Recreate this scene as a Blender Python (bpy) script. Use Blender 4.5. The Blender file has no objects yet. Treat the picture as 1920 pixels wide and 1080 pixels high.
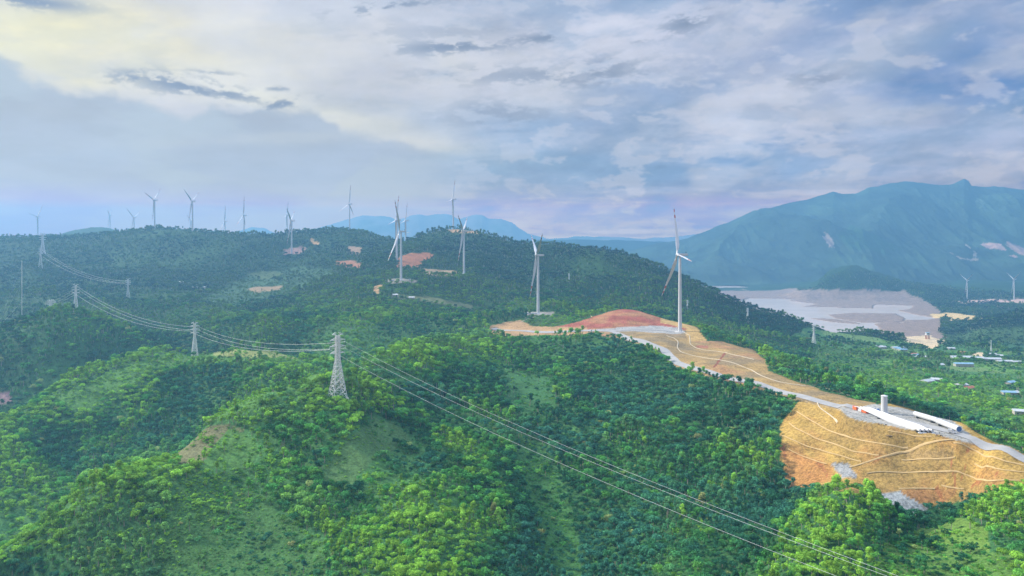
import bpy, bmesh, math, random
import numpy as np
from mathutils import Vector, Matrix
random.seed(7)
rng = np.random.default_rng(11)
S = bpy.context.scene
COL = S.collection
F, CX, HY = 1330.0, 960.0, 455.0          # focal length and horizon in photo pixels (1920 wide)
R = math.radians

# ------------------------------------------------------------------ helpers
def tag(o, label=None, cat=None, group=None, kind=None):
    if label: o['label'] = label
    if cat: o['category'] = cat
    if group: o['group'] = group
    if kind: o['kind'] = kind
    return o

def empty(name, loc, rz=0.0, scale=1.0):
    o = bpy.data.objects.new(name, None)
    COL.objects.link(o)
    o.location = loc
    o.rotation_euler = (0, 0, rz)
    o.scale = (scale,) * 3
    return o

def link(name, me, parent=None, loc=None):
    o = bpy.data.objects.new(name, me)
    COL.objects.link(o)
    if parent is not None: o.parent = parent
    if loc is not None: o.location = loc
    return o

def np_mesh(name, verts, faces, mat=None, smooth=False):
    """verts (n,3) array, faces (m,3|4) int array -> mesh, built fast"""
    me = bpy.data.meshes.new(name)
    verts = np.ascontiguousarray(verts, np.float32); faces = np.ascontiguousarray(faces, np.int32)
    n, m, k = len(verts), len(faces), faces.shape[1]
    me.vertices.add(n); me.vertices.foreach_set('co', verts.ravel())
    me.loops.add(m * k); me.loops.foreach_set('vertex_index', faces.ravel())
    me.polygons.add(m); me.polygons.foreach_set('loop_start', np.arange(0, m * k, k, dtype=np.int32))
    me.update(calc_edges=True)
    if mat: me.materials.append(mat)
    if smooth: me.polygons.foreach_set('use_smooth', np.ones(m, bool))
    return me

class MB:
    """collects simple solids and links them as one mesh"""
    def __init__(s): s.v = []; s.f = []
    def add(s, vs, fs):
        b = len(s.v); s.v += [tuple(v) for v in vs]; s.f += [tuple(i + b for i in f) for f in fs]
    def box(s, c, size, rot=None):
        x, y, z = (q / 2 for q in size)
        vs = [Vector((i * x, j * y, k * z)) for i in (-1, 1) for j in (-1, 1) for k in (-1, 1)]
        if rot is not None: vs = [rot @ v for v in vs]
        s.add([v + Vector(c) for v in vs], [(0,1,3,2),(4,6,7,5),(0,4,5,1),(2,3,7,6),(0,2,6,4),(1,5,7,3)])
    def bar(s, a, b, t, t2=None):
        a, b = Vector(a), Vector(b); d = (b - a)
        if d.length < 1e-6: return
        q = d.to_track_quat('Z', 'Y').to_matrix()
        s.box((a + b) / 2, (t, t2 or t, d.length), q)
    def tube(s, pts, rad, n=8, cap=True):
        """pts list of points, rad float or list"""
        pts = [Vector(p) for p in pts]; m = len(pts)
        rad = rad if isinstance(rad, (list, tuple)) else [rad] * m
        b = len(s.v)
        for i, p in enumerate(pts):
            d = (pts[min(i + 1, m - 1)] - pts[max(i - 1, 0)]).normalized()
            q = d.to_track_quat('Z', 'Y').to_matrix()
            for k in range(n):
                a = 2 * math.pi * k / n
                s.v.append(tuple(p + q @ Vector((math.cos(a) * rad[i], math.sin(a) * rad[i], 0))))
        for i in range(m - 1):
            for k in range(n):
                s.f.append((b + i*n + k, b + i*n + (k+1) % n, b + (i+1)*n + (k+1) % n, b + (i+1)*n + k))
        if cap:
            s.f.append(tuple(b + k for k in range(n))[::-1]); s.f.append(tuple(b + (m-1)*n + k for k in range(n)))
    def build(s, name, mat, parent=None, smooth=False):
        return link(name, s.mesh(name, mat, smooth), parent)
    def mesh(s, name, mat, smooth=False):
        me = bpy.data.meshes.new(name); me.from_pydata(s.v, [], s.f); me.update()
        if mat: me.materials.append(mat)
        if smooth:
            me.polygons.foreach_set('use_smooth', np.ones(len(me.polygons), bool))
            me.set_sharp_from_angle(angle=R(40))
        return me

def copy_tree(o, parent=None):
    c = o.copy(); COL.objects.link(c); c.parent = parent
    for ch in o.children: copy_tree(ch, c)
    return c

# ------------------------------------------------------------------ node expression helper
class E:
    def __init__(s, nt, sock): s.nt = nt; s.s = sock
    def _m(s, op, *a, clamp=False):
        n = s.nt.nodes.new('ShaderNodeMath'); n.operation = op; n.use_clamp = clamp
        for i, x in enumerate((s,) + a):
            if isinstance(x, E): s.nt.links.new(x.s, n.inputs[i])
            else: n.inputs[i].default_value = x
        return E(s.nt, n.outputs[0])
    def __add__(s, o): return s._m('ADD', o)
    __radd__ = __add__
    def __sub__(s, o): return s._m('SUBTRACT', o)
    def __rsub__(s, o): return (s * -1.0) + o
    def __mul__(s, o): return s._m('MULTIPLY', o)
    __rmul__ = __mul__
    def __truediv__(s, o): return s._m('DIVIDE', o)
    def ss(s, a, b):
        n = s.nt.nodes.new('ShaderNodeMapRange'); n.interpolation_type = 'SMOOTHSTEP'
        s.nt.links.new(s.s, n.inputs['Value']); n.inputs['From Min'].default_value = a; n.inputs['From Max'].default_value = b
        return E(s.nt, n.outputs[0])
    def exp(s): return s._m('EXPONENT')
    def clamp(s): return s._m('ADD', 0.0, clamp=True)
def mixc(nt, fac, a, b, mode='MIX'):
    n = nt.nodes.new('ShaderNodeMix'); n.data_type = 'RGBA'; n.blend_type = mode
    for sock, x in ((n.inputs[0], fac), (n.inputs[6], a), (n.inputs[7], b)):
        if isinstance(x, E): nt.links.new(x.s, sock)
        elif isinstance(x, (int, float)): sock.default_value = x
        else: sock.default_value = (*x, 1) if len(x) == 3 else x
    return E(nt, n.outputs[2])
def noise(nt, vec, scale, detail=4, rough=.55, dist=0.0, dim='3D'):
    n = nt.nodes.new('ShaderNodeTexNoise'); n.noise_dimensions = dim
    if vec is not None: nt.links.new(vec.s, n.inputs['Vector'])
    n.inputs['Scale'].default_value = scale; n.inputs['Detail'].default_value = detail
    n.inputs['Roughness'].default_value = rough; n.inputs['Distortion'].default_value = dist
    return E(nt, n.outputs[0])
def comb(nt, x, y, z):
    n = nt.nodes.new('ShaderNodeCombineXYZ')
    for i, q in enumerate((x, y, z)):
        if isinstance(q, E): nt.links.new(q.s, n.inputs[i])
        else: n.inputs[i].default_value = q
    return E(nt, n.outputs[0])
def new_mat(name):
    m = bpy.data.materials.new(name); m.use_nodes = True
    nt = m.node_tree; b = nt.nodes['Principled BSDF']
    return m, nt, b
def coord(nt, which='Object'):
    n = nt.nodes.new('ShaderNodeTexCoord'); return E(nt, n.outputs[which])
def geo_pos(nt):
    n = nt.nodes.new('ShaderNodeNewGeometry'); return E(nt, n.outputs['Position'])
def simple(name, col, rough=.6, var=.12, scale=.6, metal=0.0, spec=.4):
    """painted / metal surface with faint dirt"""
    m, nt, b = new_mat(name)
    p = coord(nt)
    f = noise(nt, p, scale, 5, .6)
    c = mixc(nt, f.ss(.35, .7), [q * (1 - var) for q in col], [min(1, q * (1 + var * .5)) for q in col])
    nt.links.new(c.s, b.inputs['Base Color'])
    b.inputs['Roughness'].default_value = rough; b.inputs['Metallic'].default_value = metal
    b.inputs['Specular IOR Level'].default_value = spec
    return m

# ------------------------------------------------------------------ numpy noise
def _hash(ix, iy, seed):
    h = (ix.astype(np.int64) * 374761393 + iy.astype(np.int64) * 668265263 + seed * 1442695041) & 0xffffffff
    h = ((h ^ (h >> 13)) * 1274126177) & 0xffffffff
    return ((h ^ (h >> 16)) & 0xffffff) / float(0xffffff)
def vnoise(x, y, seed=0):
    ix, iy = np.floor(x), np.floor(y); fx, fy = x - ix, y - iy
    fx = fx * fx * fx * (fx * (fx * 6 - 15) + 10); fy = fy * fy * fy * (fy * (fy * 6 - 15) + 10)
    ix = ix.astype(np.int64); iy = iy.astype(np.int64)
    a = _hash(ix, iy, seed); b = _hash(ix + 1, iy, seed); c = _hash(ix, iy + 1, seed); d = _hash(ix + 1, iy + 1, seed)
    return (a + (b - a) * fx + (c - a) * fy + (a - b - c + d) * fx * fy) * 2 - 1
def fbm(x, y, wl, octs=4, seed=0, gain=.5, ridged=False):
    s = 0; a = 1.0; t = 0; f = 1.0 / wl
    for o in range(octs):
        cs, sn = math.cos(o * 1.3 + seed), math.sin(o * 1.3 + seed)
        n = vnoise((x * cs - y * sn) * f + 17.3 * o, (x * sn + y * cs) * f - 9.1 * o, seed * 31 + o)
        if ridged: n = 1 - 2 * np.abs(n)
        s = s + a * n; t += a; a *= gain; f *= 2.03
    return s / t
def in_poly(px, py, poly):
    inside = np.zeros(px.shape, bool); n = len(poly)
    for i in range(n):
        x1, y1 = poly[i]; x2, y2 = poly[(i + 1) % n]
        c = ((y1 > py) != (y2 > py)) & (px < (x2 - x1) * (py - y1) / (y2 - y1 + 1e-9) + x1)
        inside ^= c
    return inside
# ------------------------------------------------------------------ terrain control: ridges, valleys and benches (bearing, elevation, distance)
# each entry: (points, how far the ground lies below the line because trees stand on it, (distance ratio, drop) of the lee side)
RID = [
 # left foreground ridge below the big pylon
 ([(611,693,680),(560,708,650),(489,734,620),(440,757,600),(391,783,580),(346,827,545),(314,850,530),(252,872,510),(167,905,490),(60,990,460),(-60,1060,440),(-300,1150,420)], 5, (1.16,95)),
 # second ridge with the mid pylon
 ([(560,668,1000),(470,657,1070),(400,655,1090),(330,655,1090),(250,666,1060),(170,690,1000),(122,712,960),(53,760,900),(0,795,860),(-150,870,800),(-320,930,780)], 3, (1.14,45)),
 # third dark hill with two pylons
 ([(-320,650,1350),(-200,640,1350),(0,612,1350),(60,597,1350),(100,584,1370),(145,584,1340),(190,597,1320),(260,628,1300)], 3, (1.15,30)),
 # far ridge on the left
 ([(-320,452,3000),(-200,450,3000),(0,447,3000),(120,446,3000),(180,441,3000),(240,436,2900),(340,435,2800),(400,435,2800),(450,439,2800),(500,445,2800),(540,442,2800),(580,436,2900),(640,434,3100),(690,436,3000),(715,446,2800),(735,456,2650),(750,458,2600)], 4, (1.12,12)),
 # peak hill
 ([(767,453,2600),(790,441,2600),(817,436,2650),(850,434,2750),(880,431,2700),(907,438,2650),(933,444,2600),(955,453,2500),(983,459,2400),(1010,468,2350)], 5, (1.12,20)),
 # large right hill
 ([(1040,460,2400),(1067,462,2380),(1113,463,2300),(1167,472,2250),(1200,487,2200),(1233,500,2150),(1267,515,2100),(1317,532,2070),(1367,557,2050),(1417,577,2050),(1454,588,2050),(1503,600,2080),(1562,613,2120),(1620,621,2180),(1684,630,2250)], 8, (1.1,22)),
 # near central crest
 ([(640,692,690),(665,680,720),(700,664,770),(740,650,820),(780,640,880),(820,631,960),(860,624,1050),(900,617,1180),(925,615,1260)], 6, (1.15,22)),
 # small hill beyond the reservoir and peninsula hills
 ([(1440,540,3900),(1500,528,3900),(1545,512,3950),(1590,505,3900),(1640,514,3900),(1700,528,3900),(1760,536,3900)], 6, (1.08,8)),
 ([(1760,612,2750),(1800,600,2750),(1850,594,2700),(1900,590,2700),(1990,588,2700),(2250,590,2700)], 6, (1.06,6)),
]
PTS = [
 # road ridge, pads and platform (bare ground)
 (925,616,1280),(960,620,1230),(1000,622,1190),(1050,622,1160),(1100,620,1140),(1150,619,1130),(1200,619,1120),(1275,622,1108),(1240,614,1150),(1300,623,1090),
 (1130,627,1085),(1200,638,1000),(1245,655,930),(1270,680,850),(1330,697,780),(1420,718,710),(1500,742,650),(1600,767,585),(1650,776,560),(1700,785,540),(1790,810,505),(1860,840,476),(1920,863,452),(2000,885,430),(2250,920,400),
 (1640,762,585),(1700,772,565),(1760,788,545),(1800,806,518),(1640,786,545),(1700,800,520),(1760,815,500),
 # mound behind the pad
 (1050,610,1220),(1090,600,1250),(1120,590,1270),(1165,581,1290),(1200,585,1280),(1235,598,1240),(1290,612,1180),(1165,600,1190),(1165,590,1360),(1120,600,1380),(1230,610,1330),
 # terraced slope behind the road
 (1300,650,1000),(1350,652,980),(1420,668,880),(1440,690,800),(1480,712,740),(1540,730,690),(1600,745,650),(1320,670,900),(1400,695,790),(1660,758,620),
 # second turbine pad
 (1009,589,1450),(985,590,1450),(1040,590,1440),(960,600,1330),(1060,596,1360),(960,596,1480),(1009,600,1330),
 # bare ochre slope below the platform
 (1500,754,632),(1540,767,603),(1600,788,556),(1680,803,520),(1760,822,493),(1800,838,482),(1850,858,460),(1920,884,438),
 (1480,790,598),(1462,830,565),(1462,880,535),(1475,912,518),(1540,880,512),(1540,830,548),(1600,850,518),(1600,912,480),(1640,935,468),(1700,900,482),(1700,850,505),(1760,945,460),(1760,880,478),(1830,930,447),(1840,890,462),(1920,907,428),(2000,915,415),(1710,955,455),(1670,950,456),
 # foreground hill in front of it
 (1500,952,440),(1560,928,430),(1600,914,424),(1640,945,425),(1690,985,420),(1750,1000,412),(1800,975,405),(1860,955,398),(1920,945,392),(2050,940,385),(2250,950,370),
 (1800,1050,350),(1920,1080,312),(1600,1010,370),(1600,1085,328),(1700,1060,350),(2100,1090,300),(2250,1100,290),
 # forested flank left of the slope
 (1400,772,655),(1440,800,610),(1400,860,565),(1400,960,475),(1470,965,465),(1400,1075,375),(1340,735,720),(1360,800,640),
 # right spur and gully
 (1240,705,830),(1280,745,740),(1220,810,640),(1210,905,545),(1240,1005,445),(1290,1085,380),(1180,700,880),(1150,660,1000),(1120,650,1040),
 (1000,640,1130),(1050,645,1080),(1000,680,1000),(1000,725,850),(1015,800,690),(1040,885,590),(1060,965,515),(1080,1085,430),(1080,760,760),(1100,690,930),
 # central spur
 (760,745,690),(740,700,740),(800,825,600),(830,905,510),(850,1005,425),(860,1088,372),(900,660,980),(900,720,820),(900,780,690),(850,690,850),(940,860,590),(930,960,490),
 # hollow between left ridge and central spur
 (633,743,600),(600,752,590),(670,752,610),(640,800,555),(690,800,590),(700,850,540),(610,900,500),(570,1000,440),(540,1085,400),(540,800,560),(480,850,530),(450,920,490),(400,1000,440),(300,1085,405),(150,1088,420),(680,940,480),(700,1040,400),
 (430,815,560),(0,1130,430),
 # below the frame, towards the drone
 (-300,1500,290),(0,1500,290),(400,1450,280),(800,1450,260),(1200,1450,260),(1600,1400,235),(1920,1400,225),(2250,1450,210),
 (-300,2300,180),(400,2300,170),(1000,2300,165),(1600,2300,155),(2250,2300,150),
 # right ridge slope seen between ridges
 (489,800,720),(391,870,720),(300,900,680),(200,930,660),(80,980,640),(-100,1010,620),(489,720,880),(391,730,920),(300,750,900),(200,800,860),(100,860,800),
 (365,672,1070),
 # left bowl
 (142,585,1335),(95,584,1375),(60,640,1200),(150,640,1200),(0,680,1180),(-150,700,1150),(-320,760,1100),
 (0,590,1750),(0,540,2150),(0,500,2500),(100,560,1900),(100,520,2300),(76,502,2350),(200,590,1650),(200,530,2200),(240,565,1950),(270,575,1850),(200,490,2550),(350,600,1600),(350,560,1950),(350,510,2350),(350,470,2600),
 (-200,560,1900),(-320,590,1800),(-200,500,2450),(300,640,1400),(400,620,1400),(450,600,1600),(450,560,2000),(495,544,2080),(450,500,2400),(520,600,1500),(550,570,1800),(560,520,2250),(547,476,2616),(560,640,1250),(620,640,1180),(620,600,1400),(620,560,1750),(620,510,2200),(655,497,2300),(655,465,2600),(480,640,1250),
 (700,600,1350),(690,560,1600),(700,520,2000),(700,480,2400),(740,492,2150),(775,495,2150),(800,480,2250),(780,515,1950),
 (752,525,1750),(720,530,1740),(790,528,1750),(752,548,1640),(800,560,1620),(700,545,1700),(752,590,1450),(752,625,1250),(830,560,1620),(820,600,1430),
 (870,513,2000),(820,512,2010),(870,535,1850),(900,480,2250),(850,470,2350),(950,500,2150),(950,540,1900),(900,575,1650),(950,590,1520),(880,600,1420),(870,622,1250),(930,600,1420),
 (1009,560,1800),(1009,520,2050),(1060,560,1750),(1060,510,2100),(1110,580,1600),(1110,530,1950),(1180,578,1650),(1180,530,1950),(1240,595,1600),(1240,550,1900),(1300,612,1500),(1300,570,1850),(1288,576,1800),(1067,530,1950),(1402,617,1750),
 (1350,640,1350),(1350,600,1750),(1420,665,1250),(1420,630,1600),(1480,680,1200),(1480,640,1600),(1526,667,1500),(1550,700,1100),(1550,640,1800),(1600,715,1000),(1600,680,1350),(1600,650,1700),(1680,735,850),(1680,715,1000),(1680,690,1250),(1680,660,1650),
 (1740,770,720),(1740,740,880),(1740,715,1080),(1740,690,1330),(1740,665,1650),(1800,800,690),(1800,765,800),(1800,730,1020),(1800,700,1280),(1815,678,1480),(1800,655,1750),
 (1860,830,600),(1870,800,690),(1880,765,830),(1880,730,1060),(1880,700,1320),(1880,670,1650),(1860,650,1900),(1960,855,560),(2000,800,700),(2000,750,950),(2000,700,1320),(2000,650,1900),(2250,900,520),(2250,800,720),(2250,720,1150),(2250,650,1900),
 (1740,640,2180),(1738,645,2100),(1790,640,2200),(1850,642,2000),(1920,642,2000),(1860,614,2230),(1910,607,2230),(2000,606,2230),(1800,628,2200),(2050,640,2000),(2250,630,2350),
 # reservoir bed and far shore (water surface lies at -300)
 (1300,640,2600),(1400,625,2600),(1500,622,2600),(1600,618,2600),(1660,614,2600),(1300,590,3200),(1400,585,3200),(1500,582,3200),(1600,584,3200),(1380,560,4200),(1450,557,4100),(1520,556,3950),(1250,545,4700),(1350,540,4900),(1400,540,4700),
 (1480,550,4000),(1590,557,3700),(1540,558,3750),(1680,560,3640),(1720,566,3560),(1760,572,3400),
 (1813,563,3640),(1860,562,3600),(1902,563,3500),(1780,573,3350),(1850,580,3150),(1920,578,3150),(1850,590,2950),(2050,563,3500),(2250,563,3500),(1790,590,3000),(1760,600,2900),
 (1700,598,2830),(1740,608,2700),(1700,608,2640),
 # beyond: foothills under the big mountain
 (1250,530,5300),(1400,528,5300),(1600,525,5300),(1800,522,5300),(2000,520,5300),(2250,518,5300),(1800,540,4300),(1920,540,4300),(2250,540,4300),(1590,532,4600),(1700,538,4500),
 # left lowland hidden behind the far ridge
 (-320,480,4200),(0,460,4200),(160,438,4300),(130,443,4300),(190,438,4300),(300,470,4200),(500,480,4200),(700,490,4200),(900,495,4200),(1050,500,4200),(1150,520,4600),
 (-320,510,5300),(0,510,5300),(300,510,5300),(600,515,5300),(900,520,5300),(70,453,3700),(250,449,4000),(289,441,3150),(360,440,3000),(422,460,3800),(457,461,3200),(539,447,3900),(760,465,3000),(206,437,5000),(359,441,5300),
 (1100,500,3200),(1200,535,3000),(950,480,3300),
]
EXACT = {}
cp = []
for pts, drop, back in RID:
    dense = []
    for (a, b) in zip(pts[:-1], pts[1:]):
        n = max(1, int(abs(b[0] - a[0]) / 45))
        for i in range(n):
            t = i / n
            dense.append((a[0] + (b[0]-a[0])*t, a[1] + (b[1]-a[1])*t, math.exp(math.log(a[2]) + (math.log(b[2]) - math.log(a[2]))*t)))
    dense.append(pts[-1])
    for (x, y, d) in dense:
        cp.append((x, y + drop * F / d, d))
    if back:
        for (x, y, d) in dense[::2]:
            cp.append((x, y + drop * F / d + back[1], d * back[0]))
cp += PTS
# drop near-duplicates
A = []
for p in cp:
    if all(abs(p[0]-q[0]) / 150 + abs(math.log(p[2]/q[2])) * 6 > .09 for q in A): A.append(p)
A = np.array(A, float)
VS = 6.0
cu, cv, cw = A[:, 0] / 150, np.log(A[:, 2]) * VS, A[:, 1]
def _k(r2): return np.where(r2 > 1e-12, r2 * np.log(r2 + 1e-12), 0.0)
n = len(A)
K = _k((cu[:, None]-cu)**2 + (cv[:, None]-cv)**2) + np.eye(n) * 0.02
P = np.stack([np.ones(n), cu, cv], 1)
M = np.block([[K, P], [P.T, np.zeros((3, 3))]])
SOL = np.linalg.solve(M, np.concatenate([cw, np.zeros(3)]))
GU = np.arange(-560, 2500, 10.0); GV = np.arange(math.log(140), math.log(5600), .0125)
gu, gv = np.meshgrid(GU / 150, GV * VS, indexing='ij')
PYG = np.empty(gu.size)
fu, fv = gu.ravel(), gv.ravel()
for i in range(0, fu.size, 20000):
    a, b = fu[i:i+20000], fv[i:i+20000]
    PYG[i:i+20000] = _k((a[:, None]-cu)**2 + (b[:, None]-cv)**2) @ SOL[:n] + SOL[n] + SOL[n+1]*a + SOL[n+2]*b
PYG = PYG.reshape(gu.shape)
# clamp the height so nothing overshoots below the water bed
_D = np.exp(GV)[None, :]
ZG = (HY - PYG) * _D / F
ZG = np.maximum(ZG, -312 + 0 * ZG)
def bil(G, px, ld):
    x = np.clip((px - GU[0]) / 10.0, 0, len(GU) - 1.001); y = np.clip((ld - GV[0]) / .0125, 0, len(GV) - 1.001)
    i, j = x.astype(int), y.astype(int); fx, fy = x - i, y - j
    return (G[i, j]*(1-fx)*(1-fy) + G[i+1, j]*fx*(1-fy) + G[i, j+1]*(1-fx)*fy + G[i+1, j+1]*fx*fy)
# engineered (smooth) ground in bearing/distance space
def seg_dist(px, ld, pts):
    """distance in screen-like units from a polyline given as (px, d)"""
    best = np.full(px.shape, 1e9)
    for (a, b) in zip(pts[:-1], pts[1:]):
        ax, ay = a[0], math.log(a[1]) * 500; bx, by = b[0], math.log(b[1]) * 500
        dx, dy = bx - ax, by - ay
        t = np.clip(((px - ax)*dx + (ld*500 - ay)*dy) / (dx*dx + dy*dy), 0, 1)
        best = np.minimum(best, np.hypot(px - ax - t*dx, ld*500 - ay - t*dy))
    return best
ROAD = [(925,1280),(960,1230),(1000,1190),(1050,1160),(1100,1140),(1150,1110),(1200,1000),(1245,930),(1270,850),(1330,780),(1420,710),(1500,650),(1600,585),(1700,540),(1790,507),(1860,477),(1920,452),(2000,430),(2250,400)]
def rough_mask(px, ld):
    s = seg_dist(px, ld, ROAD)
    m = np.clip((s - 45) / 60, 0, 1)
    e = np.hypot((px - 1690) / 250, (ld - math.log(500)) / .17)
    m = np.minimum(m, np.clip((e - .9) / .3, 0, 1))
    for (x, d, rx) in ((1009,1450,40),(752,1750,40),(870,2000,40),(547,2616,25),(633,600,30),(365,1070,20),(142,1335,20),(95,1375,20)):
        e = np.hypot((px - x) / rx, (ld - math.log(d)) / .03); m = np.minimum(m, np.clip((e - .7) / .6, 0, 1))
    return m
LAKE = [(1402,559),(1490,562),(1545,570),(1570,577),(1636,578),(1640,571),(1712,573),(1705,579),(1684,583),(1712,589),(1752,596),(1742,601),(1700,600),(1690,605),(1664,603),(1638,608),(1655,622),(1662,640),(1560,660),(1400,640),(1360,590),(1380,566)]
ISLES = [[(1552,590),(1600,587),(1680,588),(1699,598),(1690,604),(1615,605),(1565,597)],[(1516,597),(1560,598),(1600,603),(1614,608),(1560,604)],[(1480,564),(1550,560),(1600,564),(1640,573),(1600,576),(1500,575),(1530,570)]]
def height(X, Y):
    Yc = np.maximum(Y, 60.0)
    px = CX + F * X / Yc; ld = np.log(Yc)
    z = bil(ZG, px, ld)
    m = rough_mask(px, ld)
    sc = np.clip(Yc / 1500, .35, 2.2)
    # graded storage platform and the drained lake bed
    e = seg_dist(px, ld, [(1600, 574), (1700, 543), (1800, 512)]); k = np.clip((36 - e) / 14, 0, 1); k = k * k * (3 - 2 * k)
    z = z * (1 - k) + (-136.0) * k
    m = m * np.clip((z + 306) / 40, .08, 1)
    z = z + m * (fbm(X, Y, 150, 4, 3) * 5.0 * sc + fbm(X, Y, 380, 4, 5, ridged=True) * 10.0 * np.clip((Yc-1100)/800, 0, 1.4))
    z = z + m * np.clip((1500 - Yc) / 500, 0, 1) * fbm(X + .4 * Y, Y * .6, 95, 3, 14, ridged=True) * 4.5
    lk = (px > 1270) & (Yc > 1850) & (Yc < 4700)
    if lk.any():
        pw = HY + 300 * F / Yc
        wob = fbm(X, Y, 160, 3, 9) * 5
        ins = in_poly(px + wob, pw + wob * .25, LAKE)
        for isl in ISLES: ins &= ~in_poly(px + wob, pw + wob * .2, isl)
        kb = np.clip((Yc - 2330) / 80, 0, 1) * np.clip((np.interp(px, [1430, 1570], [4350, 3560]) - Yc) / 250, 0, 1) * np.clip((1790 - px) / 40, 0, 1) * lk
        z = z * (1 - kb) + np.minimum(z, -297.2 + fbm(X, Y, 220, 4, 33) * 2.2) * kb
        z = np.where(lk, np.where(ins, np.minimum(z, -305), np.maximum(z, -298.2 + wob * .1)), z)
    return z
def height1(x, y): return float(height(np.array([float(x)]), np.array([float(y)]))[0])
def world(px, py, d): return Vector(((px - CX) / F * d, d, (HY - py) / F * d))
def on_ground(px, d, dz=0.0):
    x = (px - CX) / F * d
    return Vector((x, d, height1(x, d) + dz))
# visible-surface lookup: first distance at which the ground shows at this picture height
HU = np.arange(-60, 1990, 4.0); HV = np.arange(math.log(200), math.log(5400), .004)
hu, hv = np.meshgrid(HU, HV, indexing='ij')
HD = np.exp(hv); HZ = height((hu - CX) / F * HD, HD); HPY = HY - HZ * F / HD
def cast(px, py):
    i = int(np.clip(round((px - HU[0]) / 4.0), 0, len(HU) - 1))
    k = np.nonzero(HPY[i] <= py)[0]
    return float(HD[i, k[0]]) if len(k) else 5300.0
def drape(px, py, dz=0.0):
    d = cast(px, py); x = (px - CX) / F * d
    return Vector((x, d, height1(x, d) + dz))
# ------------------------------------------------------------------ camera
cam = bpy.data.cameras.new('camera'); camo = bpy.data.objects.new('camera', cam); COL.objects.link(camo)
cam.sensor_width = 36.0; cam.lens = 36.0 * F / 1920.0
cam.shift_y = -(540 - HY) / 1920.0
cam.clip_start = 1.0; cam.clip_end = 60000
camo.rotation_euler = (R(90), 0, 0); camo.location = (0, 0, 0)
S.camera = camo
S.view_settings.view_transform = 'Standard'; S.view_settings.look = 'None'; S.view_settings.gamma = 1.0
S.view_settings.exposure = EXPO = 0.6
S.render.resolution_x, S.render.resolution_y = 1024, 576
S.cycles.use_denoising = True
S.cycles.max_bounces = 6; S.cycles.diffuse_bounces = 2; S.cycles.glossy_bounces = 2; S.cycles.volume_bounces = 1
S.cycles.transparent_max_bounces = 8

# ------------------------------------------------------------------ sky with broken high cloud, and the sun behind it
SUN_EL, SUN_AZ = R(32), R(-66)                    # azimuth from +Y, positive to the right
W = bpy.data.worlds.new('World'); S.world = W; W.use_nodes = True
nt = W.node_tree
for nd in list(nt.nodes): nt.nodes.remove(nd)
out = nt.nodes.new('ShaderNodeOutputWorld'); bg = nt.nodes.new('ShaderNodeBackground')
nt.links.new(bg.outputs[0], out.inputs[0])
sky = nt.nodes.new('ShaderNodeTexSky'); sky.sky_type = 'NISHITA'; sky.sun_disc = False
sky.sun_elevation = SUN_EL; sky.sun_rotation = SUN_AZ; sky.altitude = 500; sky.air_density = 1.2; sky.dust_density = 1.0; sky.ozone_density = 2.0
tc = coord(nt, 'Generated')
sep = nt.nodes.new('ShaderNodeSeparateXYZ'); nt.links.new(tc.s, sep.inputs[0])
X_, Y_, Z_ = (E(nt, sep.outputs[i]) for i in range(3))
az = X_._m('ARCTAN2', Y_); el = Z_._m('ARCSINE')
def lin(c): return np.array([((q / 255 + .055) / 1.055) ** 2.4 for q in c])
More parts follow.
